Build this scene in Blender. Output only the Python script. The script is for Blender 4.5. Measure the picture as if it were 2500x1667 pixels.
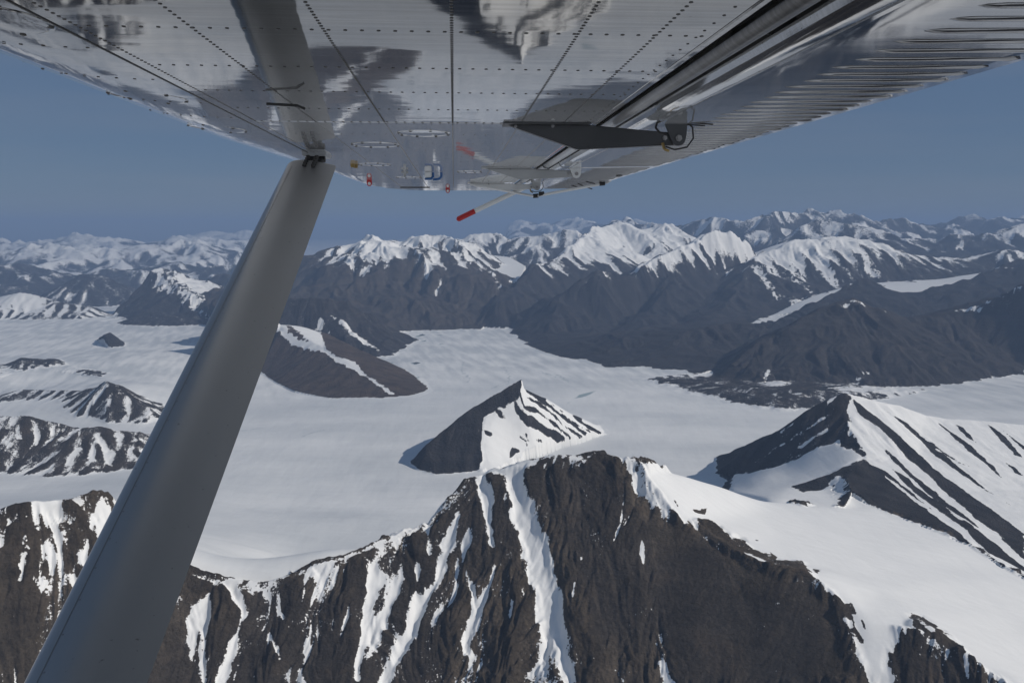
import bpy, bmesh, math, random, time
import numpy as np
from mathutils import Vector, Matrix
from mathutils.geometry import delaunay_2d_cdt

# ------------------------------------------------------------------ camera, sky, sun, exposure
QUALITY = 1.0                       # terrain grid density (1 = final)
PW, PH, PF = 2500.0, 1667.0, 1962.0  # the photograph's frame and focal length in its own pixels
PITCH = math.radians(8.22)
CAM_Z = 1000.0                      # metres above the main glacier
SUN_EL, SUN_AZ = math.radians(34.0), math.radians(105.0)   # azimuth clockwise from the view direction (+Y)
SUN_STRENGTH, SKY_STRENGTH, EXPOSURE = 4.1, 0.055, -0.34
HAZE_DENSITY, HAZE_COLOR = 5.5e-5, (0.43, 0.61, 0.93)

scene = bpy.context.scene
COL = scene.collection
for o in list(bpy.data.objects):
    bpy.data.objects.remove(o)

cam_data = bpy.data.cameras.new('camera')
cam_data.sensor_width = 36.0
cam_data.lens = 36.0 * PF / PW
cam_data.clip_start, cam_data.clip_end = 0.05, 400000.0
cam = bpy.data.objects.new('camera', cam_data)
cam.location = (0, 0, CAM_Z)
cam.rotation_euler = (math.pi / 2 - PITCH, 0, 0)
COL.objects.link(cam)
scene.camera = cam

world = bpy.data.worlds.new('World')
scene.world = world
world.use_nodes = True
wn = world.node_tree
bg = wn.nodes['Background']
sky = wn.nodes.new('ShaderNodeTexSky')
sky.sky_type = 'NISHITA'
sky.sun_disc = False
sky.sun_elevation = SUN_EL
sky.sun_rotation = SUN_AZ
sky.altitude = 2200.0
sky.air_density, sky.dust_density, sky.ozone_density = 1.0, 0.3, 2.0
bg.inputs['Strength'].default_value = SKY_STRENGTH
sky_mix = wn.nodes.new('ShaderNodeMix')              # thin high veil: evens out the clear-sky gradient
sky_mix.data_type = 'RGBA'
sky_mix.inputs[0].default_value = 0.72
sky_mix.inputs[7].default_value = (0.115 / SKY_STRENGTH, 0.190 / SKY_STRENGTH, 0.325 / SKY_STRENGTH, 1)
wn.links.new(sky.outputs['Color'], sky_mix.inputs[6])
veil_map = wn.nodes.new('ShaderNodeMapping'); veil_map.inputs['Scale'].default_value = (1.2, 1.2, 14.0)
veil = wn.nodes.new('ShaderNodeTexNoise'); veil.inputs['Scale'].default_value = 1.6; veil.inputs['Detail'].default_value = 5.0
veil_co = wn.nodes.new('ShaderNodeTexCoord')
wn.links.new(veil_co.outputs['Generated'], veil_map.inputs[0]); wn.links.new(veil_map.outputs[0], veil.inputs['Vector'])
veil_range = wn.nodes.new('ShaderNodeMapRange')
for i, q in zip((1, 2, 3, 4), (0.38, 0.75, 0.0, 0.26)): veil_range.inputs[i].default_value = q
wn.links.new(veil.outputs['Fac'], veil_range.inputs[0])
veil_mix = wn.nodes.new('ShaderNodeMix'); veil_mix.data_type = 'RGBA'
veil_mix.inputs[7].default_value = (0.26 / SKY_STRENGTH, 0.29 / SKY_STRENGTH, 0.35 / SKY_STRENGTH, 1)
wn.links.new(veil_range.outputs[0], veil_mix.inputs[0]); wn.links.new(sky_mix.outputs[2], veil_mix.inputs[6])
wn.links.new(veil_mix.outputs[2], bg.inputs['Color'])

sun_data = bpy.data.lights.new('sun', 'SUN')
sun_data.energy, sun_data.angle, sun_data.color = SUN_STRENGTH, math.radians(0.53), (1.0, 0.945, 0.87)
sun = bpy.data.objects.new('sun', sun_data)
sdir = Vector((math.sin(SUN_AZ) * math.cos(SUN_EL), math.cos(SUN_AZ) * math.cos(SUN_EL), math.sin(SUN_EL)))
sun.rotation_euler = sdir.to_track_quat('Z', 'Y').to_euler()
sun.location = (0, 0, CAM_Z + 50)
COL.objects.link(sun)

scene.view_settings.view_transform = 'Standard'
scene.view_settings.look = 'None'
scene.view_settings.exposure = EXPOSURE
scene.view_settings.gamma = 1.0
scene.view_settings.use_curve_mapping = False
scene.render.engine = 'CYCLES'
scene.cycles.use_denoising = True
scene.cycles.max_bounces = 6
scene.cycles.diffuse_bounces = 2
scene.cycles.glossy_bounces = 4
scene.cycles.volume_bounces = 0
scene.cycles.caustics_reflective = True      # the polished wing throws snow light on the strut
scene.cycles.blur_glossy = 0.4
scene.cycles.caustics_refractive = False
scene.cycles.sample_clamp_indirect = 3.0

# ------------------------------------------------------------------ photo pixel -> place
CP, SP = math.cos(PITCH), math.sin(PITCH)
def ray(u, v):
    x = (u - PW / 2) / PF
    y = -(v - PH / 2) / PF
    return np.array([x, CP + y * SP, -SP + y * CP])
def p(u, v, Y):                      # the point seen at (u, v) that lies Y metres ahead
    d = ray(u, v)
    t = Y / d[1]
    return (d[0] * t, Y, CAM_Z + d[2] * t)
def g(u, v, z=0.0):                  # the point seen at (u, v) that lies at height z
    d = ray(u, v)
    t = (z - CAM_Z) / d[2]
    return (d[0] * t, d[1] * t, z)
def sh(q, dx, dy, z):                # a point set off from q in plan, at height z
    return (q[0] + dx, q[1] + dy, z)
# ------------------------------------------------------------------ terrain: numpy helpers
T0 = time.time()
rng = np.random.default_rng(7)
NT, NR = int(1050 * QUALITY), int(1400 * QUALITY)
TH0, TH1 = math.radians(-37.5), math.radians(37.5)
R_KNOTS = np.array([640.0, 1050.0, 1900.0, 4000.0, 12500.0, 27000.0, 60000.0])
R_DENS = np.array([0.25, 1.0, 1.0, 0.95, 0.80, 0.45, 0.12])     # rows per ln(r), relative
def radial_rows(n):
    lw = np.linspace(math.log(R_KNOTS[0]), math.log(R_KNOTS[-1]), 4000)
    d = np.interp(lw, np.log(R_KNOTS), R_DENS)
    c = np.concatenate([[0], np.cumsum((d[1:] + d[:-1]) * 0.5)])
    return np.interp(np.linspace(0, c[-1], n), c, lw)
LR = radial_rows(NR)
TH = np.linspace(TH0, TH1, NT)
RR = np.exp(LR)
GX = (RR[:, None] * np.sin(TH)[None, :]).astype(np.float32)
GY = (RR[:, None] * np.cos(TH)[None, :]).astype(np.float32)

def hash2(ix, iy, seed):
    h = (ix.astype(np.uint32) * np.uint32(374761393) + iy.astype(np.uint32) * np.uint32(668265263) + np.uint32(seed * 2246822519 % 4294967296))
    h = (h ^ (h >> np.uint32(13))) * np.uint32(1274126177)
    return h ^ (h >> np.uint32(16))
def rnd01(h):
    return (h & np.uint32(0xFFFF)).astype(np.float32) / 65535.0
def vnoise(x, y, seed=0):            # gradient noise, about -0.7..0.7
    x0, y0 = np.floor(x), np.floor(y)
    fx, fy = (x - x0).astype(np.float32), (y - y0).astype(np.float32)
    ix, iy = x0.astype(np.int64), y0.astype(np.int64)
    sx, sy = fx * fx * fx * (fx * (fx * 6 - 15) + 10), fy * fy * fy * (fy * (fy * 6 - 15) + 10)
    out = 0
    for jx in (0, 1):
        for jy in (0, 1):
            a = rnd01(hash2(ix + jx, iy + jy, seed)) * 6.2831853
            d = np.cos(a) * (fx - jx) + np.sin(a) * (fy - jy)
            out = out + d * (sx if jx else 1 - sx) * (sy if jy else 1 - sy)
    return out
def fbm(x, y, wl, octaves, seed=0, gain=0.5):
    out, a = 0, 1.0
    for k in range(octaves):
        out = out + a * vnoise(x / wl, y / wl, seed + k * 17)
        wl, a = wl * 0.49, a * gain
    return out
def gullies(x, y, dx, dy, seed):     # stripes that run along the slope: dx, dy is the unit direction across it
    ix, iy = np.floor(x), np.floor(y)
    fx, fy = (x - ix).astype(np.float32), (y - iy).astype(np.float32)
    ix, iy = ix.astype(np.int64), iy.astype(np.int64)
    va = vx = vy = wt = 0
    for i in (-1, 0, 1):
        for j in (-1, 0, 1):
            h = hash2(ix + i, iy + j, seed)
            px = fx - i - rnd01(h)
            py = fy - j - rnd01(h >> np.uint32(8) ^ np.uint32(0x5bd1))
            w = np.exp(-(px * px + py * py) * 2.2)
            m = (px * dx + py * dy) * 6.2831853
            va = va + np.cos(m) * w
            s = -np.sin(m) * w
            vx, vy, wt = vx + s * dx, vy + s * dy, wt + w
    return va / wt, vx / wt, vy / wt
def blur(a, k, axis):
    if k < 1: return a
    a = np.moveaxis(a, axis, 0)
    q = np.concatenate([np.repeat(a[:1], k + 1, 0), a, np.repeat(a[-1:], k, 0)], 0).astype(np.float64)
    c = np.cumsum(q, 0)
    out = (c[2 * k + 1:] - c[:-2 * k - 1]) / (2 * k + 1)
    return np.moveaxis(out, 0, axis).astype(np.float32)
def blur2(a, kr, kt, n=2):
    for _ in range(n):
        a = blur(blur(a, kr, 0), kt, 1)
    return a
def sstep(a, b, x):
    t = np.clip((x - a) / (b - a), 0, 1)
    return t * t * (3 - 2 * t)
def plan_slice(pts, pad=0.0, th=TH, lr=LR):
    pts = np.asarray(pts, float)[:, :2]
    q = np.concatenate([pts + (np.roll(pts, -1, 0) - pts) * s for s in np.linspace(0, 1, 12)], 0)
    a, r = np.arctan2(q[:, 0], q[:, 1]), np.log(np.maximum(np.hypot(q[:, 0], q[:, 1]), 1))
    r0, r1 = np.searchsorted(lr, r.min() - pad), np.searchsorted(lr, r.max() + pad)
    t0, t1 = np.searchsorted(th, a.min() - pad), np.searchsorted(th, a.max() + pad)
    return slice(max(r0 - 1, 0), min(r1 + 1, len(lr))), slice(max(t0 - 1, 0), min(t1 + 1, len(th)))
def inside_poly(px, py, poly):
    ins = np.zeros(px.shape, bool)
    n = len(poly)
    for i in range(n):
        x0, y0 = poly[i][:2]; x1, y1 = poly[(i + 1) % n][:2]
        if y0 == y1: continue
        c = ((y0 > py) != (y1 > py)) & (px < (x1 - x0) * (py - y0) / (y1 - y0) + x0)
        ins ^= c
    return ins
def poly_sdf(px, py, poly, closed=True):   # > 0 inside
    d2 = np.full(px.shape, 1e18)
    n = len(poly)
    for i in range(n if closed else n - 1):
        x0, y0 = poly[i][:2]; x1, y1 = poly[(i + 1) % n][:2]
        ex, ey = x1 - x0, y1 - y0
        wx, wy = px - x0, py - y0
        t = np.clip((wx * ex + wy * ey) / max(ex * ex + ey * ey, 1e-9), 0, 1)
        d2 = np.minimum(d2, (wx - t * ex) ** 2 + (wy - t * ey) ** 2)
    d = np.sqrt(d2)
    return np.where(inside_poly(px, py, poly), d, -d) if closed else d

def triangulate(m):                  # the mountain's survey: ridge lines, foot ring, loose points -> triangles in plan
    pts, edges, seen = [], [], {}
    def idx(q):
        k = (round(q[0], 1), round(q[1], 1))
        if k not in seen:
            seen[k] = len(pts); pts.append(tuple(map(float, q)))
        return seen[k]
    if not m.get('smooth'):            # carry the low feet on below the snow, so that the rock dips under it
        cx, cy = np.mean([q[0] for q in m['ring']]), np.mean([q[1] for q in m['ring']])
        out = []
        for q in m['ring']:
            d = math.hypot(q[0] - cx, q[1] - cy)
            k = min(26.0 * (1 + math.hypot(q[0], q[1]) / 6000.0) / max(d, 1), 0.25) if q[2] < 70 and q[1] < 12000 else 0.0
            out.append((q[0] + (q[0] - cx) * k, q[1] + (q[1] - cy) * k, q[2] - (16.0 if k else 0.0)))
        m['ring'] = out
    ring = [idx(q) for q in m['ring']]
    for a, b in zip(ring, ring[1:] + ring[:1]):
        if a != b: edges.append((a, b))
    for line in m.get('ridges', []):
        ii = [idx(q) for q in line]
        edges += [(a, b) for a, b in zip(ii, ii[1:]) if a != b]
    for q in m.get('points', []): idx(q)
    vs, es, fs, ov, oe, of = delaunay_2d_cdt([Vector(q[:2]) for q in pts], edges, [], 0, 0.01)
    P3 = []
    src = np.array(pts)
    for v, o in zip(vs, ov):
        if o: P3.append((v.x, v.y, pts[o[0]][2]))
        else:
            best = None                # a crossing of two survey lines: take the height off the higher one
            for a, b in edges:
                A, B = src[a], src[b]
                d = B[:2] - A[:2]; L = (d * d).sum()
                t = ((np.array([v.x, v.y]) - A[:2]) * d).sum() / max(L, 1e-9)
                if -0.001 <= t <= 1.001:
                    off = np.hypot(*(A[:2] + t * d - np.array([v.x, v.y])))
                    if off < 0.6:
                        z = A[2] + t * (B[2] - A[2])
                        best = z if best is None else max(best, z)
            P3.append((v.x, v.y, best if best is not None else 0.0))
            print('survey lines cross in', m['name'], round(v.x), round(v.y), best)
    P3 = np.array(P3)
    tris = []
    for f in fs:
        c = P3[list(f)].mean(0)
        if inside_poly(np.array([c[0]]), np.array([c[1]]), m['ring'])[0]:
            tris.append(tuple(f))
    return P3, tris
def raster(P3, tris, X, Y, th, lr, H):
    for t in tris:
        A, B, C = P3[list(t)]
        det = (B[0] - A[0]) * (C[1] - A[1]) - (C[0] - A[0]) * (B[1] - A[1])
        if abs(det) < 1e-6: continue
        sr, st = plan_slice([A, B, C], 0, th, lr)
        x, y = X[sr, st], Y[sr, st]
        if x.size == 0: continue
        w1 = ((x - A[0]) * (C[1] - A[1]) - (C[0] - A[0]) * (y - A[1])) / det
        w2 = ((B[0] - A[0]) * (y - A[1]) - (x - A[0]) * (B[1] - A[1])) / det
        w0 = 1 - w1 - w2
        ins = (w0 >= -1e-4) & (w1 >= -1e-4) & (w2 >= -1e-4)
        z = w0 * A[2] + w1 * B[2] + w2 * C[2]
        sub = H[sr, st]
        sub[ins] = z[ins]
    return H
# ------------------------------------------------------------------ the mountains, surveyed: crest lines and foot lines
M = []
def mountain(name, **k):
    k['name'] = name
    M.append(k)
    return k
def long_range(name, crest, front, back, zf, zb=None, ends=(300, 300), **k):
    """A ridge with its foot `front` metres nearer and `back` metres farther than the crest."""
    zb = zf if zb is None else zb
    cr = [sh(crest[0], -ends[0], 0, zf)] + list(crest) + [sh(crest[-1], ends[1], 0, zf)]
    fr = [sh(q, 0, -front * (0.9 + 0.2 * ((i * 7) % 5) / 4), zf) for i, q in enumerate(crest)]
    bk = [sh(q, 0, back, zb) for q in crest]
    return mountain(name, ring=[cr[0]] + fr + [cr[-1]] + bk[::-1], ridges=[cr], **k)

# --- foreground mountain under the aircraft: a dark face towards the camera, snow slope behind on the right
fgc = [p(-260, 1275, 1330), p(-130, 1255, 1360), p(0, 1241, 1400), p(28, 1230, 1410), p(90, 1222, 1430), p(160, 1215, 1450), p(240, 1206, 1480),
       p(262, 1206, 1490), p(300, 1250, 1500), p(350, 1310, 1510), p(420, 1370, 1520), p(500, 1400, 1530), p(560, 1412, 1530), p(655, 1416, 1535),
       p(765, 1380, 1560), p(850, 1350, 1590), p(900, 1330, 1610), p(965, 1305, 1640), p(1000, 1285, 1660), p(1070, 1243, 1690),
       p(1143, 1176, 1740), p(1187, 1151, 1765), p(1240, 1136, 1765), p(1310, 1116, 1755), p(1350, 1108, 1750), p(1400, 1112, 1745), p(1450, 1101, 1740),
       p(1478, 1106, 1735), p(1520, 1124, 1720), p(1545, 1117, 1705), p(1572, 1138, 1690), p(1620, 1200, 1640), p(1690, 1280, 1580),
       p(1760, 1330, 1530), p(1850, 1370, 1480), p(1960, 1390, 1440), p(2035, 1440, 1390), p(2100, 1492, 1345), p(2190, 1515, 1330), p(2240, 1510, 1335),
       p(2330, 1570, 1285), p(2430, 1640, 1230), p(2540, 1715, 1170), p(2700, 1800, 1110)]
slant = lambda u: np.interp(u, [-300, 300, 600, 1000, 1180, 1300, 1500, 1700, 2000, 2600], [-.05, -.12, -.22, -.34, -.16, .10, .06, .0, -.02, .0])
fg_foot, fg_low = [], []
for q in fgc:
    d = np.array(q) - np.array([0, 0, CAM_Z]); dep = d[1] * CP - d[2] * SP
    u = PW / 2 + PF * d[0] / dep
    run = (q[2] + 60) / 0.80
    fg_foot.append(sh(q, run * slant(u), -run, -60))
snow_crest = [p(1572, 1138, 1690), p(1625, 1141, 1800), p(1690, 1159, 1890), p(1760, 1179, 1990), p(1800, 1196, 2060), p(1870, 1219, 2180), p(1960, 1236, 2350), p(2040, 1205, 2480)]
snow_foot = [p(2065, 1165, 2530), p(2080, 1200, 2440), p(2140, 1240, 2350), p(2190, 1260, 2300), p(2260, 1285, 2230), p(2370, 1330, 2120),
             p(2440, 1375, 2020), p(2510, 1415, 1950), p(2620, 1470, 1880), p(2760, 1540, 1800)]
bk_foot = [sh(fgc[0], -40, 500, -10), sh(fgc[4], 0, 480, -10), sh(fgc[7], 60, 430, -10), sh(fgc[8], 30, 300, 0), sh(fgc[10], 20, 160, 120)] + [sh(fgc[k], -0.35 * d, d, z) for k, d, z in ((11, 90, 200), (12, 90, 200), (13, 90, 190), (14, 120, 180), (15, 140, 170), (16, 150, 160), (17, 170, 150), (18, 190, 120), (19, 220, 60), (20, 300, 0), (21, 420, -5), (25, 560, -5), (29, 560, -5))]
mid_slope = [p(1720, 1200, 1800), p(1800, 1260, 1790), p(1900, 1310, 1720), p(2050, 1395, 1550), p(2150, 1440, 1475), p(2260, 1500, 1390), p(2420, 1600, 1290),
             p(2000, 1290, 1960), p(2150, 1350, 1850), p(2300, 1420, 1700), p(2450, 1500, 1600), p(1850, 1240, 2000), p(2050, 1240, 2250)]
mountain('foreground', ring=fg_foot + [sh(snow_foot[-1], 200, -500, 0)] + snow_foot[::-1] + [sh(snow_crest[-2], -40, 200, 60), sh(snow_crest[-3], -120, 330, 0), sh(snow_crest[3], -160, 420, -5), sh(snow_crest[1], -100, 500, -5)] + bk_foot[::-1],
         ridges=[fgc, snow_crest], points=mid_slope, wl=120, amp=18, crag=9.0, cragwl=52, crest=(0.75, 26), rough=6, roughwl=110, octaves=6, snow=0.05, sg=0.8, thin=(0.55, 30.0), tint=1.0, seed=3)

# --- dark pyramid in the middle of the glacier
pk = p(1277, 922, 3520)
m1_left = [pk, p(1210, 962, 3470), p(1140, 1003, 3400), p(1085, 1048, 3340), p(1040, 1088, 3275), g(998, 1132)]
m1_mid = [pk, p(1272, 966, 3460), p(1215, 1001, 3420), p(1182, 1021, 3385), p(1177, 1080, 3280), p(1178, 1120, 3215), g(1168, 1157, 0)]
m1_right = [pk, p(1335, 955, 3620), p(1410, 1005, 3720), p(1450, 1036, 3770), g(1474, 1060)]
mountain('pyramid', ring=[g(998, 1132), g(1040, 1150), g(1085, 1162), g(1130, 1166), g(1168, 1161), g(1215, 1150), g(1300, 1115), g(1352, 1094), g(1390, 1086),
                          g(1430, 1072), g(1474, 1060), (430, 3960, -5), (60, 4060, -5), (-260, 3820, -5)],
         ridges=[m1_left, m1_mid, m1_right], points=[p(1290, 1020, 3420)], wl=62, amp=7, rough=3, roughwl=90, octaves=5, snow=-0.25, sg=0.0, tint=0.25, seed=11)

# --- right mountain with the striped snow flank
q2 = p(2060, 957, 3000)
m2_left = [q2, p(2018, 978, 2990), p(1966, 1003, 3000), p(1900, 1050, 3030), p(1830, 1096, 3060), g(1748, 1154, -3)]
m2_front = [q2, p(2074, 985, 2960), p(2064, 1004, 2920), p(2072, 1040, 2840), p(2086, 1060, 2800), p(2100, 1096, 2735), p(2116, 1108, 2705), p(2112, 1122, 2680),
            p(2065, 1165, 2540)]
m2_sky = [q2, p(2130, 975, 3020), p(2200, 991, 3060), p(2260, 1013, 3090), p(2310, 1022, 3110), p(2400, 1027, 3140), p(2500, 1037, 3160), p(2640, 1050, 3200)]
apron = [g(1790, 1163, 4), p(1830, 1157, 2960), p(1880, 1146, 2900), p(1925, 1130, 2870), p(1965, 1110, 2850), p(2000, 1090, 2840), p(2045, 1082, 2810)]
rim = [p(2112, 1122, 2680), p(2090, 1126, 2670), p(2015, 1160, 2610), p(1930, 1187, 2590), p(1850, 1195, 2700)]
mountain('right', ring=[g(1748, 1154, -6), g(1700, 1175, -6), g(1770, 1195, 0), p(1870, 1225, 2300), p(1960, 1245, 2230), p(2060, 1235, 2270), p(2080, 1200, 2420), p(2140, 1240, 2330), p(2190, 1260, 2280), p(2260, 1285, 2210), p(2370, 1330, 2100),
                        p(2440, 1375, 2000), p(2510, 1415, 1930), p(2620, 1470, 1860), p(2800, 1540, 1780), (2600, 2900, 60), (2500, 3700, 0), (1800, 3800, 0), (1300, 3500, -5), (900, 3400, -8)],
         ridges=[m2_left, m2_front, m2_sky, apron, rim], points=[p(2037, 1205, 2500), p(2350, 1200, 2560), p(2240, 1120, 2740), p(1960, 1160, 2740)],
         wl=70, amp=6, rough=3, roughwl=90, octaves=5, snow=-0.2, sg=0.0, tint=0.25, seed=23)

# --- left rocky ridges standing in the snowfield
l1c = [p(-120, 1005, 3410), p(-40, 1012, 3420), p(0, 1015, 3430), p(70, 1015, 3430), p(130, 1030, 3430), p(152, 1048, 3410), p(190, 1045, 3410), p(240, 1040, 3430), p(285, 1050, 3440), p(340, 1054, 3450), p(372, 1072, 3460), p(420, 1110, 3440)]
l1f = [g(-150, 1150), g(0, 1156), g(60, 1160), g(110, 1172), g(152, 1176), g(200, 1172), g(222, 1165), g(285, 1158), g(330, 1154), g(400, 1150), g(450, 1140)]
mountain('left_ridge', ring=l1f + [sh(q, 0, 260, -5) for q in l1c[::-1]], ridges=[l1c], wl=72, amp=11, rough=4, roughwl=80, octaves=6, snow=0.41, sg=0.8, tint=0.6, seed=31)
l2c = [p(-30, 975, 4650), p(15, 962, 4620), p(50, 951, 4600), p(100, 952, 4560), p(200, 953, 4420), p(237, 944, 4330), p(259, 929, 4260), p(290, 941, 4230), p(330, 970, 4190), p(370, 1000, 4120), g(402, 1022)]
l2f = [g(-40, 985), g(40, 988), g(90, 992), g(140, 1004), g(175, 1018), g(222, 1024), g(266, 1037), g(330, 1038), g(402, 1024)]
mountain('left_ridge', ring=l2f + [sh(q, 20, 240, -5) for q in l2c[::-1]], ridges=[l2c, [p(259, 929, 4260), g(264, 1036)]], wl=80, amp=9, rough=3, roughwl=80, octaves=5, snow=0.43, sg=0.8, tint=0.5, seed=37)
l3c = [g(-60, 905, 58), p(10, 890, 5420), p(50, 873, 5450), p(100, 878, 5450), p(132, 875, 5450), p(172, 893, 5400), g(235, 915, 45)]
mountain('snow_dome', ring=[g(-80, 925, 40), g(20, 912, 50), g(50, 905, 52), g(100, 899, 55), g(170, 903, 52), g(260, 928, 30), (-2500, 5800, 10), (-3300, 5860, 10), (-3800, 5700, 10)], ridges=[l3c], wl=60, amp=6, rough=5, roughwl=60, octaves=5, snow=0.3, sg=0.5, tint=0.4, seed=41)
nk = p(268, 811, 6680)
mountain('nunatak', ring=[g(236, 834, 0), g(275, 852, 0), g(311, 860, 0), g(306, 838, 0), (nk[0] + 130, 6900, -5), (nk[0] - 110, 6900, -5)], ridges=[[p(249, 819, 6640), nk, p(285, 823, 6640), p(303, 846, 6560)]], wl=60, amp=4, rough=4, roughwl=60, octaves=3, snow=-0.3, sg=0.3, tint=0.3, seed=43)
l5c = [p(-120, 735, 9100), p(0, 724, 9100), p(50, 713, 9100), p(85, 719, 9100), p(140, 735, 9050), p(230, 750, 9000), p(270, 768, 9000), p(302, 779, 9000)]
long_range('snow_ridge', l5c, 520, 600, 0, -150, (400, 90), wl=110, amp=12, rough=4, roughwl=120, octaves=5, snow=0.46, sg=0.8, tint=0.3, seed=47)
l6c = [p(300, 740, 9200), p(330, 700, 9400), p(367, 661, 9600), p(390, 655, 9700), p(405, 664, 9700), p(430, 667, 9750), p(470, 679, 9750), p(510, 690, 9800), p(560, 712, 9800), p(640, 735, 9800)]
mountain('left_peak', ring=[p(262, 790, 8900), p(305, 800, 8350), p(380, 800, 8150), p(460, 800, 8100), p(560, 800, 8150), p(700, 800, 8300), (-2300, 10800, -100), (-4500, 10900, -150)],
         ridges=[l6c, [p(405, 664, 9700), p(420, 690, 9400), p(440, 705, 9200), p(490, 740, 8900), p(530, 765, 8500)]], peaks=(50, 700), wl=190, amp=24, crag=9, rough=10, roughwl=220, octaves=5, snow=0.08, sg=0.45, tint=0.2, seed=53)
l6b = [g(305, 782, 15), p(330, 776, 8150), p(400, 768, 8150), p(470, 778, 8150), p(520, 785, 8150), p(600, 790, 8150)]
long_range('dark_knoll', l6b, 230, 300, -4, -20, (60, 100), wl=70, amp=8, rough=6, roughwl=80, octaves=5, snow=0.22, sg=0.6, tint=0.2, seed=57)
l6k = [p(490, 690, 11400), p(525, 672, 11500), p(547, 666, 11600), p(580, 676, 11500), p(640, 690, 11500)]
long_range('left_peak', l6k, 1200, 900, -60, -100, (500, 500), wl=220, amp=24, rough=10, roughwl=220, octaves=5, snow=0.1, sg=0.4, tint=0.2, seed=59)
l7c = [p(95, 735, 11300), p(120, 712, 11400), p(165, 688, 11500), p(195, 668, 11600), p(240, 669, 11700), p(272, 680, 11700), p(305, 695, 11700), p(340, 720, 11600)]
long_range('left_peak', l7c, 900, 900, -150, -150, (250, 350), wl=210, amp=24, rough=8, roughwl=200, octaves=5, snow=0.3, sg=0.6, tint=0.2, seed=61)

# --- rocky spurs that reach the frozen lake from the left
l9c = [p(520, 770, 6100), p(560, 775, 6050), p(640, 785, 5980), p(690, 792, 5880), p(740, 815, 5720), p(790, 845, 5500), p(850, 882, 5230), p(930, 935, 4880), g(968, 965)]
l9b = [p(740, 792, 6150), p(800, 815, 6000), p(870, 850, 5720), p(950, 885, 5430), p(1000, 920, 5180), g(1042, 948)]
mountain('brown_spur', ring=[g(480, 880), g(560, 885), g(620, 892, 0), g(650, 905), g(690, 926), g(725, 944), g(800, 962), g(900, 968), g(968, 965), g(1010, 963), g(1042, 950)] + [sh(l9b[k], dx, dy, z) for k, dx, dy, z in ((4, 40, 60, -8), (3, 70, 120, -8), (2, 90, 180, -8), (1, 60, 260, 0), (0, 0, 280, 20))] + [(-2500, 6480, 40)],
         ridges=[l9c, l9b], points=[p(850, 862, 5480), p(780, 824, 5850)], wl=85, amp=8, rough=4, roughwl=110, octaves=5, snow=-0.35, sg=0.25, tint=1.6, seed=67)
l8c = [p(560, 722, 6700), p(640, 730, 6700), p(690, 727, 6700), p(740, 729, 6700), p(815, 729, 6750), p(850, 741, 6800), p(900, 772, 6850), p(950, 803, 6920), p(985, 818, 6980), g(1010, 830)]
mountain('dark_spur', ring=[p(520, 790, 6560), p(700, 825, 6450), g(790, 850, 25), g(850, 868, 8), g(905, 877), g(950, 868), g(980, 854), g(1012, 832)] + [sh(l8c[k], dx, dy, z) for k, dx, dy, z in ((8, 50, 120, -10), (6, 60, 320, -12), (4, 0, 600, -15))] + [(-2700, 7600, 0)],
         ridges=[l8c, [p(740, 729, 6700), p(790, 780, 6550), p(840, 822, 6350)]], peaks=(26, 500), wl=130, amp=14, crag=6, rough=6, roughwl=150, octaves=5, snow=-0.02, sg=0.4, tint=0.3, seed=71)

# --- right bank: big dark wall, moraine, the ridge and hanging glacier behind it
r1c = [g(1746, 928, 5), p(1790, 893, 5250), p(1826, 863, 5350), p(1929, 797, 5550), p(2005, 757, 5680), p(2046, 742, 5740), p(2080, 731, 5760), p(2120, 750, 5780), p(2165, 760, 5800), p(2205, 775, 5800),
       p(2250, 774, 5800), p(2300, 769, 5800), p(2345, 757, 5780), p(2410, 745, 5740), p(2440, 731, 5700), p(2480, 706, 5660), p(2500, 691, 5650), p(2560, 700, 5650), p(2640, 760, 5600), p(2740, 850, 5500)]
mountain('dark_wall', ring=[g(1744, 929, 2), g(1800, 934, 20), g(1860, 928, 40), g(1980, 925, 50), g(2060, 930, 45), g(2120, 936, 40), g(2200, 940, 30), g(2272, 943, 25), g(2360, 936, 30), g(2440, 926, 35), g(2520, 914, 40), g(2700, 900, 45), (5600, 6500, 100), (2500, 6650, 60), (2000, 6300, 30), (1500, 5800, 5)],
         ridges=[r1c], peaks=(28, 520), wl=165, amp=23, crag=8, rough=7, roughwl=180, octaves=6, snow=-0.38, sg=0.4, tint=0.38, seed=73)
mor = [g(1600, 925, 12), g(1680, 930, 25), g(1760, 945, 35), g(1850, 950, 50), g(1920, 945, 62), g(1985, 958, 55), g(2050, 965, 48), g(2150, 955, 40), g(2250, 955, 28)]
mountain('moraine', ring=[g(1552, 926, -4), g(1590, 945, -4), g(1640, 963, -4), g(1700, 976, -5), g(1760, 984, -5), g(1830, 992, -5), g(1900, 1001, -5), g(2000, 1006, -5), g(2110, 985, 10), g(2200, 970, 18), g(2330, 946, 22),
                       g(2272, 938, 22), g(2120, 930, 30), g(1980, 918, 35), g(1860, 918, 30), g(1780, 910, 18), g(1690, 905, 8), g(1600, 916, -3)],
         ridges=[mor], points=[g(1900, 985, 22), g(1800, 975, 16), g(1700, 955, 10)], wl=100, amp=5, rough=9, roughwl=90, octaves=3, snow=0.32, sg=0.25, tint=0.4, seed=79)
r2c = [p(1880, 800, 6500), p(1903, 783, 6600), p(1985, 745, 6900), p(2060, 708, 7250), p(2095, 690, 7400), p(2112, 684, 7450), p(2150, 698, 7400), p(2190, 712, 7400), p(2230, 717, 7450), p(2290, 704, 7500), p(2350, 690, 7600), p(2420, 664, 7750),
       p(2480, 639, 7850), p(2540, 630, 7900), p(2640, 690, 8000), p(2720, 740, 8000)]
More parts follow.
